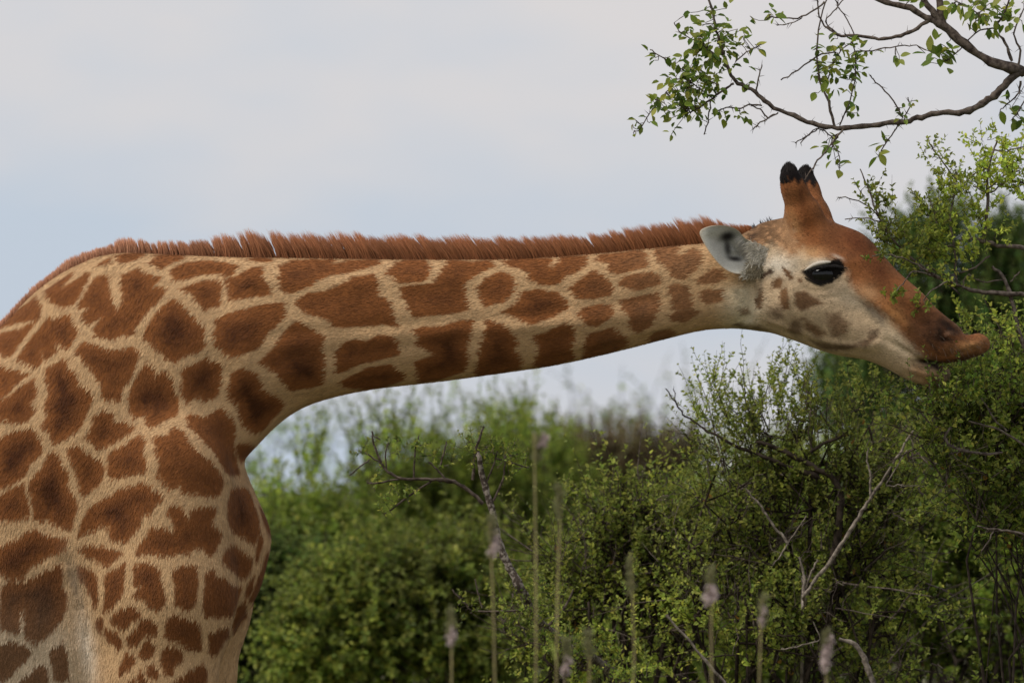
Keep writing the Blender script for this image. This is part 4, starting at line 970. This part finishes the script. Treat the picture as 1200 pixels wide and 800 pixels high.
trunk_c, trunk_r = line([(1490,1535,70,230),(1480,1200,58,220),(1455,850,52,210),(1420,560,44,200),(1380,340,36,190),(1320,180,26,170),(1262,112,18,160),(1238,99,14.5,150)], YT, jit=2)
tp = Plant(); tp.tubes(trunk_c, trunk_r, 12)
# more crown out of frame, above and to the right
OB = [[(1400,430,30,200),(1440,250,22,160),(1500,100,16,120),(1560,-40,10,60),(1600,-140,5,20)],[(1340,220,22,175),(1330,60,16,150),(1300,-80,11,120),(1240,-180,6,80)],[(1320,180,20,170),(1380,40,14,220),(1420,-120,8,260)],[(1420,560,22,200),(1520,420,14,260),(1640,300,8,320)]]
for b_ in OB:
    C, R = line(b_, YT); tp.tubes(C, R, 7)
    n = 60; i = rng.integers(len(C) // 3, len(C), n)
    pt.shoots(C[i], unit(n) + [0, 0, .2], .3 * rng.uniform(.5, 1.2, n), .002, 14, .022, .015, 'fresh')
tp.finish(tree, M_BARK, stem='trunk')

# leaves of this tree: the large ones in view are separate leaves, the rest the crown
LC = [((835,50),(26,32),190,.92),((812,98),(26,21),150,.92),((800,122),(22,14),70,.9),((772,66),(11,6),9,.95),((772,120),(10,12),15,.9),((755,143),(9,8),9,.85),((787,152),(3,6),5,.8),((868,134),(18,5),12,.8),((848,137),(4,5),4,1.0),
      ((870,95),(6,6),4,1.0),((972,75),(10,26),48,1.0),((962,82),(6,22),16,1.0),((1000,78),(8,24),42,1.0),((998,118),(6,18),12,1.0),((1098,66),(14,14),19,1.75),((1108,48),(12,6),5,1.7),((1052,64),(6,5),4,1.2),((1150,14),(24,12),50,1.1),((1166,26),(12,8),14,1.2),((1120,6),(14,7),12,1.3),((1074,4),(10,6),10,1.2),
      ((975,172),(9,9),18,1.0),((984,196),(4,6),4,1.3),((1036,168),(5,7),5,1.4),((1028,180),(4,4),3,1.5),((906,18),(6,6),9,1.1),((1182,124),(9,9),9,1.5),((1193,138),(7,6),6,1.4),((1190,16),(8,12),12,1.3),((1062,128),(8,8),8,.7),((1058,140),(5,2),4,.8),((992,47),(14,8),10,.8),((885,55),(8,4),5,1.0),((1016,60),(14,4),5,.8),((860,25),(14,8),9,.9),((800,40),(8,10),8,.8)]
lp, ld, lu, ls = [], [], [], []
for (cx, cy), (rx, ry), n, sz in LC:
    q_ = rng.normal(0, .62, (n, 2)) * [rx, ry]
    for dx, dy in q_:
        lp.append(at(cx + dx, cy + dy, YT + rng.normal(0, .05))); o = nrm(np.array([dx / rx, 0, -dy / ry]) + 1e-6)
        ld.append(o * .5 + unit(1)[0] * .7 + np.array([0, 0, -.25])); lu.append(unit(1)[0] * .6 + np.array([0, -.35, .8])); ls.append(sz * rng.uniform(.75, 1.2))
lp, ld, lu, ls = map(np.array, (lp, ld, lu, ls))
lcol = pick('fresh', len(lp)) * .92
order = np.argsort(-ls); big = order[:300]; small = order[300:]
pt.leaves(lp[small], ld[small], lu[small], .026 * ls[small], .0165 * ls[small], lcol[small])
# short petioles so each leaf hangs from wood
def leaf_mesh(seed):
    r = np.random.default_rng(seed); t = np.linspace(0, 1, 6); w = np.array([.06, .36, .47, .42, .25, 0.0]) * r.uniform(.85, 1.1)
    bend = r.uniform(-.25, .1); V = []
    for a, b in zip(t, w):
        z = bend * a * a; V += [(a, -b * .62, z + b * .16), (a, 0, z), (a, b * .62, z + b * .16)]
    V = np.array(V); i = np.arange(18).reshape(6, 3)
    q = np.concatenate([np.stack([i[:-1, k], i[1:, k], i[1:, k + 1], i[:-1, k + 1]], -1) for k in (0, 1)])
    o = mesh_obj('leaf', V, quads=q, col=np.tile(pick('fresh', 1) * .95, (18, 1)), mat=M_LEAF); me = o.data; bpy.data.objects.remove(o); return me
LM = [leaf_mesh(i) for i in range(14)]
from mathutils import Matrix
rl = np.array(tree.location[:])
for i in big:
    d_ = Vector(ld[i]).normalized(); u_ = Vector(lu[i]); s_ = d_.cross(u_).normalized(); u_ = s_.cross(d_)
    o = bpy.data.objects.new('leaf', LM[rng.integers(len(LM))]); COL.objects.link(o); o.parent = tree
    L_ = .026 * ls[i] if ls[i] < 1.35 else .021 * ls[i]
    m = Matrix((d_ * L_, -s_ * L_, u_ * L_)).transposed().to_4x4(); m.translation = Vector(lp[i] - rl); o.matrix_local = m
# twiglets joining leaf clusters to the wood
n = len(lp); wood = np.concatenate([line(b_, YT, jit=0)[0] for b_ in TB])
j = np.array([((wood - p_) ** 2).sum(1).argmin() for p_ in lp]); sel = rng.random(n) < .55
pt.tubes(bezier(wood[j[sel]], (wood[j[sel]] + lp[sel]) / 2 + rng.normal(0, .006, (sel.sum(), 3)), lp[sel], 4, .001), np.full((sel.sum(), 4), .0011), 3)
pt.finish(tree, M_BARK)

# ---- the bush being browsed: stems by the right edge, sprays round the muzzle
root, pb = bush('browsed_bush', 'thorny green bush the giraffe is nibbling, its sprays crossing the muzzle', 1215, 330, .45, 120, 'bush', M_DARK, nlimb=26, nsub=3, nshoot=1150, nleaf=16, free=.45, leaf=.022, shoot=.14, up=.4, base_px=1230,
    blobs=[(1160,470,75,48),(1215,440,60,60),(1110,455,40,30),(1180,560,80,70),(1250,600,80,120),(1130,520,60,40)], stem_r=.011, ret=True, bottom=.3, depth=.6)
BB = [
 [(1330,420,6,120),(1260,310,4.5,90),(1205,292,3.4),(1170,287,3.2),(1140,279,3)], [(1140,279,1.6),(1120,284,1.4),(1100,296,1.2),(1085,290,1)], [(1152,282,2.6),(1158,240,2.2),(1157,205,2),(1164,178,1.5),(1170,161,1)], [(1165,176,1.3),(1180,177,1.1),(1200,172,1)],
 [(1320,520,8,150),(1250,360,5,60),(1205,346,3.8),(1170,343,3.6),(1140,340,3),(1115,330,2.5),(1092,321,2),(1068,302,1.8),(1046,280,1.6),(1030,254,1.4),(1019,225,1.2),(1008,198,.8)], [(1045,276,1),(1020,243,.9),(994,232,.8),(982,231,.7)], [(1042,264,.9),(1018,256,.8),(990,257,.7)],
 [(1215,430,4.4),(1196,395,3.4),(1188,360,3),(1178,328,2.6),(1163,312,2)], [(1122,332,1.8),(1118,292,1.6),(1114,252,1.4),(1121,212,1.1),(1119,198,.8)], [(1121,212,1),(1105,190,1),(1092,172,.9),(1086,160,.7)], [(1098,262,.9),(1090,235,.8)],
 [(1160,300,1.4),(1135,316,1.3),(1110,322,1.2),(1085,310,1.1)], [(1178,328,1),(1150,330,.9),(1135,322,.8),(1128,336,.8)], [(1195,318,1),(1184,330,1)], [(1125,345,1.2),(1108,330,1.3),(1088,322,1.2)],
 [(1085,316,1.2,-70),(1062,304,1,-90),(1040,298,.9,-96),(1022,300,.8,-98)], [(1090,322,1.1,-60),(1070,318,1,-95),(1058,332,.8,-100),(1046,346,.7,-100)], [(1110,330,1.1,-60),(1092,340,.9,-95),(1082,352,.7,-95)],
 [(1205,215,1.5),(1180,212,1.2),(1160,225,1.1),(1140,218,.9)], [(1158,222,1.1),(1178,205,1),(1195,200,.9)], [(1158,196,1),(1140,205,.9),(1122,222,.8)],
 [(1115,500,1.4),(1108,512,1.8),(1116,524,2),(1135,529,2),(1155,532,2.2),(1175,530,1.4)], [(1210,528,2),(1180,508,1.6),(1160,500,1.4),(1135,493,1)], [(1180,505,1.3),(1165,490,1.1),(1150,466,.9)], [(1210,630,2.2),(1185,622,2),(1165,620,1.8),(1145,616,1.2)], [(1165,620,1),(1158,635,1),(1150,645,.8)],
]
limb = Plant()
for b_ in BB:
    C, R = line(b_, -.02, jit=.5); limb.tubes(C, R * .9, 5); limb.thorns(C, int(2 * len(b_)), .018, .0012)
limb.finish(root, M_LIMB, stem='limbs')
def sprays(pl, cl, Y, pal, leaf, sh, up=.5, nl=9):
    for (cx, cy), (rx, ry), n, dep in cl:
        if cx > 1085 and cy < 340: n = int(n * 1.45)
        q_ = rng.normal(0, .6, (n, 2)) * [rx, ry]
        P = np.array([at(cx + a, cy + b, Y + dep * K + rng.normal(0, .03)) for a, b in q_])
        pl.shoots(P, unit(n) * .9 + [0, 0, up], sh * rng.uniform(.5, 1.2, n), .0011, nl, leaf, leaf * .62, pal, spread=.8)
sprays(pb, [((1034,262),(9,26),26,0),((1045,240),(8,8),5,0),((1014,225),(6,9),7,0),((1040,288),(22,12),26,-20),((1062,275),(18,16),18,0),((1095,250),(16,30),34,0),((1115,225),(12,22),22,0),((1105,285),(26,20),36,0),((1085,308),(26,12),24,-10),((1155,215),(20,18),28,0),((1180,190),(18,18),30,0),((1190,220),(16,14),18,0),((1140,255),(14,20),20,0),((1160,275),(14,10),8,0),
            ((1095,182),(8,10),6,0),((1150,165),(10,6),7,0),((1140,300),(14,10),10,0),((1120,335),(14,8),6,0),((1185,400),(10,20),12,0),((1130,375),(6,12),8,30)], -.02, 'young', .0175, .06)
sprays(pb, [((1030,302),(9,3),7,-97),((1046,347),(8,5),9,-100),((1081,353),(7,6),8,-95),((1060,298),(8,5),6,-90)], 0, 'young', .019, .035, nl=8)
sprays(pb, [((1110,462),(24,7),34,-118),((1145,448),(24,9),34,-110),((1080,466),(20,6),20,-112),((1040,470),(16,8),12,-90),((1165,430),(16,14),22,0),((1185,455),(18,20),26,-30)], .1, 'fresh', .0175, .09)
pb.finish(root, M_DARK)

# ---- tall shrub beside it, under the giraffe's chin
root, pb = bush('thorn_bush', 'spiky-topped thorn bush with pale forked limbs under the giraffe\'s chin', 930, 425, 1.6, 140, 'thorn', M_DARK, nlimb=24, nsub=6, free=.3, nshoot=900, nleaf=20, leaf=.020, shoot=.19, up=.6, base_px=940, stem_r=.022, ret=True, bottom=.25, depth=.7,
    blobs=[(862,540,45,34),(908,535,42,40),(965,545,55,42),(1015,525,50,40),(880,600,70,50),(970,620,90,70),(1040,600,60,70),(900,720,110,80),(1010,740,100,90),(840,680,50,60)])
for (x, y, n, rx) in [(838,440,4,5),(845,462,9,8),(852,485,12,12),(902,440,6,5),(912,460,9,8),(920,480,12,12),(938,450,6,6),(885,475,9,8),(828,478,6,6),(955,472,10,10),(1012,462,12,12),(1035,470,12,12),(990,490,12,12),(872,458,5,5),(945,495,12,14),(880,500,12,14),(860,512,10,12),(810,530,6,6),(822,550,8,8)]:
    P = np.array([at(x + a, y + 14 + b, 1.6 + rng.normal(0, .15)) for a, b in rng.normal(0, .6, (n, 2)) * [rx, 10]])
    pb.shoots(P, unit(n) * .55 + [-.12, 0, 1.0], .13 * rng.uniform(.5, 1.25, n), .0014, 20, .0175, .0105, 'thorn', spread=.9)
limb = Plant()
for b_ in [[(1075,494,1.2),(1065,512,1.7),(1045,546,2.2),(1022,580,2.7),(1012,596,2.8),(1000,616,3.2),(985,638,3.4),(974,657,3.2),(955,680,3),(944,697,3),(942,712,3,60),(940,740,3.4,200),(938,1560,9,260)],[(1017,524,1),(1016,540,1.3),(1020,560,1.6),(1020,580,1.8)],[(873,572,1.2),(890,590,1.6),(900,606,2),(912,622,2.1),(924,638,2)],[(945,604,.9),(930,626,1.2),(918,645,1.3),(906,662,1)],
           [(936,652,1.4),(942,672,2.2),(944,698,2.6)],[(958,655,1.2),(952,668,1.6),(944,690,1.8)],[(983,748,3),(1000,754,4),(1012,770,4.4),(1020,790,4.8),(1030,830,5.5)],[(1064,526,1),(1040,566,1),(1052,568,.8),(1082,570,.8)],
           [(780,455,.8),(795,476,1.1),(805,488,1.3),(822,500,1.6),(835,508,2),(870,525,2.6),(920,545,3.4),(960,560,4)],[(789,456,.7),(795,478,.9)],[(885,518,3),(920,530,3.6),(950,545,4),(980,565,4.2),(985,600,5),(975,660,6)],[(985,512,2),(965,520,2.4),(950,530,2.6)],[(780,720,1.6),(800,742,2),(822,768,2.4),(850,800,3)],[(915,760,1.2),(940,756,1.1),(960,748,1),(953,728,.9)]]:
    drk = b_[0] in ((780,455,.8),(789,456,.7),(885,518,3),(985,512,2)); P_ = pb if drk else limb
    C, R = line(b_, 1.5 if drk else 1.12, jit=.7); P_.tubes(C, R * (.8 if drk else .72), 6); P_.thorns(C, 2 * len(b_), .02, .0013)
limb.finish(root, M_PALE, stem='limbs'); pb.finish(root, M_DARK)

bush('dense_bush', 'dense soft green bush behind the thorny ones below the giraffe\'s muzzle', 1110, 520, 5.5, 220, 'far', M_DARK, nlimb=40, nsub=4, nshoot=2000, nleaf=18, leaf=.028, shoot=.22, up=.5, base_px=1110, depth=.6,
    blobs=[(1075,610,70,50),(1140,580,95,70),(1220,560,90,80),(1050,720,120,100),(1180,720,130,110),(1280,680,100,120)])
bush('thorn_bush', 'low thorn bush growing between the lichened snag and the spiky bush', 720, 545, 2.2, 120, 'thorn', M_DARK, nlimb=20, nsub=6, free=.3, nshoot=800, nleaf=18, leaf=.022, shoot=.20, up=.6, base_px=730, bottom=.2,
    blobs=[(725,615,38,40),(765,620,40,34),(690,660,60,50),(770,680,70,60),(720,740,110,70),(640,740,50,40),(815,640,40,40)])

# ---- lichened snag with a spreading bare twig
root = empty('snag', at(800, 600, 2.3) * [1, 1, 0], 'leaning lichen-spotted stem with one thorny twig spreading sideways', 'snag')
ps = Plant(); stem = Plant()
for b_ in [[(800,1560,14,640),(795,1200,13,640),(785,980,12,620),(770,860,10.5,580),(745,815,9,500),(700,775,7.2,340),(655,748,6.2,160),(625,720,5.6,40),(612,692,5.2),(600,670,4.8),(590,650,4.7),(583,630,4.6),(578,602,4.2),(571,580,4),(565,555,3.6),(561,535,3),(560,528,1.6)],
           [(566,590,2.4),(550,575,2.2),(535,566,2.2),(520,562,2.4),(500,562,2.1),(470,560,1.8),(455,553,1.6),(446,541,1.4),(438,520,1.1),(436,505,.9)],[(446,542,1.1),(431,532,1),(420,528,.8)],[(433,538,.9),(420,548,.8),(409,557,.7)],[(472,560,1.2),(447,565,1.1),(430,566,.8)],[(506,563,1.2),(480,580,1.1),(462,594,1),(450,602,.7)],[(485,561,1.1),(486,532,1),(491,510,.8)],[(515,548,1),(520,531,1),(523,517,.8)],
           [(522,561,1.3),(512,550,1.1),(502,541,.9)],[(554,562,1.8),(556,534,1.6),(562,512,1.4),(567,499,1)],[(576,592,1.5),(583,575,1.3),(590,560,1.1),(592,540,.8)],[(570,565,1),(577,548,1),(583,528,.8)],[(581,537,1),(600,542,.9),(620,548,.7)],[(453,552,.9),(452,530,.8),(455,518,.7)],[(436,510,.7),(446,515,.7)],
           [(620,715,1.4),(560,716,1.1),(545,708,1),(530,690,.9)],[(565,712,1),(560,694,.9),(556,678,.8)],[(640,735,2,80),(660,715,1.5,80),(672,690,1,80)]]:
    C, R = line(b_, .9, jit=.4); (stem if b_[0][1] > 1500 else ps).tubes(C, R, 9 if b_[0][1] > 1500 else 6); ps.thorns(C, int(2.2 * len(b_)), .018, .0012)
stem.finish(root, M_LICH, stem='stem')
sprays(ps, [((562,528),(12,10),20,0),((590,535),(14,12),16,0),((490,525),(10,14),7,0),((460,525),(12,8),4,0),((421,530),(4,4),3,0),((445,570),(22,10),6,0),((475,585),(14,8),5,0),((600,545),(10,6),6,0),((462,592),(8,8),4,0),((640,700),(26,18),26,0),((610,735),(20,20),20,0),((545,715),(16,8),7,0),((520,545),(20,8),5,0),((655,750),(26,12),34,-15),((690,765),(26,10),30,60),((730,790),(30,10),34,120),((640,725),(14,10),14,-15)], .9, 'bush', .0165, .06)
ps.finish(root, M_BARK)

# ---- background thicket, softer with distance
FAR = [
 ('leafy_bush', 'bright green rounded bush behind the giraffe\'s chest', 345, 532, 13.0, 110, 'far', [(330,650,70,46),(390,640,60,50),(360,710,110,80),(290,700,70,90),(430,720,60,80),(215,680,80,75),(140,700,80,85)]),
 ('leafy_bush', 'tall bright green bush with loose upright shoots behind the snag\'s twig', 500, 490, 15.0, 130, 'far', [(470,610,55,58),(530,600,60,62),(590,590,45,60),(500,690,120,90),(600,680,70,90)]),
 ('leafy_bush', 'loose leafy bush topped with wispy shoots beside the snag', 610, 485, 17.0, 80, 'far', [(600,575,42,48),(640,590,40,48),(610,680,80,100)]),
 ('leafy_bush', 'brownish half-bare bush under the middle of the giraffe\'s neck', 715, 490, 24.0, 110, 'olive', [(690,565,50,44),(750,555,45,38),(720,640,110,60),(800,545,16,24)]),
 ('leafy_bush', 'bright green bush in front of the brownish half-bare one', 800, 590, 12.0, 80, 'far', [(790,660,60,50),(840,660,60,60),(800,740,110,80),(700,720,80,80)]),
 ('leafy_bush', 'soft pale green bush showing through the spiky thorn bush', 930, 545, 9.5, 120, 'far', [(890,620,70,50),(960,610,75,55),(930,720,130,80)]),
 ('feathery_tree', 'dark feathery evergreen tree rising behind the giraffe\'s muzzle', 1100, 232, 15.0, 170, 'dark', [(1078,345,48,72),(1035,410,50,60),(1130,345,58,75),(1192,340,50,78),(1000,460,45,50),(1090,480,110,90),(1200,480,90,110),(1100,600,140,90),(1240,420,70,120)]),
 ('leafy_bush', 'dark green bush in shade low behind the giraffe\'s foreleg', 330, 650, 9.0, 90, 'dark', [(300,740,60,70),(360,760,60,60),(230,760,60,80)]),
 ('leafy_bush', 'dull green bush low under the spreading twig', 480, 640, 8.0, 110, 'bush', [(450,740,70,70),(540,740,70,80),(390,770,50,50)]),
]
for nm, lab, px_, py_, Y_, hp, pal, bl_ in FAR:
    rt, pf = bush(nm, lab, px_, py_, Y_, hp, pal, M_DARK, nlimb=26, nsub=3, nshoot={'dark': 4600, 'olive': 2400}.get(pal, 2300), nleaf=18 if pal != 'olive' else 12, leaf=.040, shoot=.24, fine=False, up=.6 if pal != 'dark' else 1.3, blobs=bl_, depth=.8, bottom=.1,
         cat='tree' if 'tree' in nm else 'bush', group=None, stem_r=.03, ret=True)
    SPI = {'dark': [(1093,300),(1110,262),(1130,300),(1070,300),(1160,310),(1190,285),(1150,330),(1050,340),(1035,370),(1000,420),(975,440),(1205,300)], 'far': [(365,520),(430,520),(455,500),(482,488),(510,505),(560,490),(590,482),(612,480),(640,505),(325,560)], 'young': [(.30, .34, .065), (.24, .29, .055), (.36, .37, .08), (.19, .23, .05)],
 'thorn': [(.255, .285, .058), (.190, .230, .048), (.340, .345, .085), (.130, .165, .040)],
 'olive': [(690,500),(720,495),(750,500),(670,505)]}.get(pal, [])
    for sx, sy in SPI:
        if abs(sx - px_) < hp * 1.2 and Y_ > 12:
            n = 26 if pal == 'dark' else 9; kk = scale_at(Y_)
            P = np.array([at(sx + rng.normal(0, 7), sy + 22 + rng.uniform(0, 60 if pal == 'dark' else 34), Y_ + rng.normal(0, .25)) for _ in range(n)])
            pf.shoots(P, unit(n) * .25 + [0, 0, 1.0], .30 * rng.uniform(.4, 1.0, n), .003, 20, .034, .021, pal, fine=False, spread=.7)
    pf.finish(rt, M_DARK)
# distant woodland closing the view
rootless = Plant()
n = 5200
X_ = rng.uniform(-26, 34, n); Y_ = rng.uniform(34, 62, n); Hh = 2.1 + 1.0 * fbm(X_ / 4, Y_ / 6)
Z_ = Hh * rng.random(n) ** .7
pw = np.stack([X_, Y_, Z_], 1)
rootless.shoots(pw, unit(n) * .8 + [0, 0, .7], .8 * rng.uniform(.5, 1.2, n), .008, 14, .085, .055, 'far', fine=False)
o = mesh_obj('woodland', np.concatenate(rootless.lv + rootless.tv), quads=np.concatenate([np.concatenate(rootless.lq), np.concatenate(rootless.tq) + rootless.nl]), col=np.concatenate(rootless.lc + [np.tile([.05, .04, .03], (rootless.nt, 1))]), mat=M_LEAF, smooth=False)
o['kind'] = 'stuff'; o['label'] = 'distant green scrub woodland closing the horizon'; o['category'] = 'woodland'

# ---- tall flowering grass stalks close to the camera
M_FLOWER = leaf_mat('flower_pink')
def stalk(px, top, pinks, label, Y=-5.5, lean=0, tall=40, r=1.25):
    b = at(px - lean * 3, 600, Y); b[2] = 0
    root = empty('flower_stalk', b, label, 'flower', 'flower stalks in front of the bushes')
    s_ = Plant(); tp_ = at(px, top, Y)
    t = np.linspace(0, 1, 12)[:, None]; bend = np.array([lean * .012, 0, 0])
    C = b * (1 - t) + tp_ * t + bend * np.sin(t * np.pi) + rng.normal(0, .003, (12, 3)) * (t > 0)
    s_.tubes(C, np.linspace(r, 1.0, 12) * scale_at(Y), 6)
    n = 10; i = rng.random(n) * .9; P = b * (1 - i[:, None]) + tp_ * i[:, None]
    s_.leaves(P, unit(n) * .6 + [0, 0, 1.0], unit(n), rng.uniform(.05, .12, n), .006, pick('bush', n))
    part(root, 'stem', np.concatenate(s_.tv), quads=np.concatenate(s_.tq), mat=M_STALK)
    part(root, 'stem_leaves', np.concatenate(s_.lv), quads=np.concatenate(s_.lq), col=np.concatenate(s_.lc), mat=M_LEAF, smooth=False, kind='stuff')
    # seed head: husks all along the top
    hs = Plant(); n = 70; z = rng.random(n); P = tp_ + np.stack([rng.normal(0, 2.2, n), rng.normal(0, 2.2, n), -z * tall + 3], 1) * scale_at(Y) * [1, 1, 1]
    hs.leaves(P, unit(n) * .7 + [0, 0, .8], unit(n), rng.uniform(6, 11, n) * scale_at(Y), 3.0 * scale_at(Y), np.array([.26, .25, .12]) * rng.uniform(.7, 1.2, (n, 1)))
    part(root, 'seed_head', np.concatenate(hs.lv), quads=np.concatenate(hs.lq), col=np.concatenate(hs.lc), mat=M_LEAF, smooth=False)
    for (fx, fy, rw, rh) in pinks:
        n = 60; f = Plant(); u = unit(n) * (rng.random((n, 1)) ** .4) * [rw, rw, rh]
        c = at(fx, fy, Y - .004); P = c + u * scale_at(Y) * [.8, .8, 1] + (np.sign(u[:, 2:]) * rng.random((n, 1))) * [.004, 0, .002]
        f.leaves(P, unit(n) * .6 + [0, 0, -.7], unit(n), rw * 1.3 * scale_at(Y), rw * .8 * scale_at(Y), np.array([.60, .49, .46]) * rng.uniform(.75, 1.2, (n, 1)))
        part(root, 'petals', np.concatenate(f.lv), quads=np.concatenate(f.lq), col=np.concatenate(f.lc), mat=M_FLOWER, smooth=False)
ST = [(528,716,[(530,742,5,12)],'flower stalk with a pale pink spike before the dull green bush',0,36),(577,610,[(579,636,5,15)],'flower stalk whose pink blossom crosses the lichened snag',1,30),(630,512,[(636,514,5,10)],'tallest flower stalk, its small pink tip level with the brownish bush',-1,34),
      (655,574,[],'bare buff seed stalk without blossom beside the snag',-1,40),(664,752,[(663,778,5,12)],'short flower stalk with a pink bud beside the low thorn bush',0,30),(738,655,[],'thin bare seed stalk in front of the low thorn bush',1,50),
      (833,668,[(833,694,7,13)],'stout flower stalk with a large pink blossom before the spiky bush',0,34),(894,702,[(894,720,4,12)],'slender flower stalk with a faded pink blossom by the pale limbs',-1,34),(968,742,[(967,768,6,16),(972,752,4,10)],'drooping flower spike with two pale pink blossoms',1,30),(690,745,[],'pale fluffy seed head leaning over the low thorn bush',2,30)]
for a in ST: stalk(a[0], a[1], a[2], a[3], lean=a[4], tall=a[5])

# ---- dry and green grass on the ground between the bushes
gp = Plant(); n = 26000
P = np.stack([rng.uniform(-14, 16, n), -12 + 72 * rng.random(n) ** 1.3, np.zeros(n)], 1)
dry = rng.random((n, 1)); gc = np.array([.16, .20, .05]) * (1 - dry) + np.array([.34, .28, .14]) * dry
gp.leaves(P, unit(n) * .45 + [0, 0, 1.0], unit(n), rng.uniform(.18, .55, n), .012, gc * rng.uniform(.7, 1.2, (n, 1)), fine=False)
o = mesh_obj('grass', np.concatenate(gp.lv), quads=np.concatenate(gp.lq), col=np.concatenate(gp.lc), mat=M_LEAF, smooth=False)
o['kind'] = 'stuff'; o['label'] = 'mixed dry and green grass on the ground between the bushes'; o['category'] = 'grass'
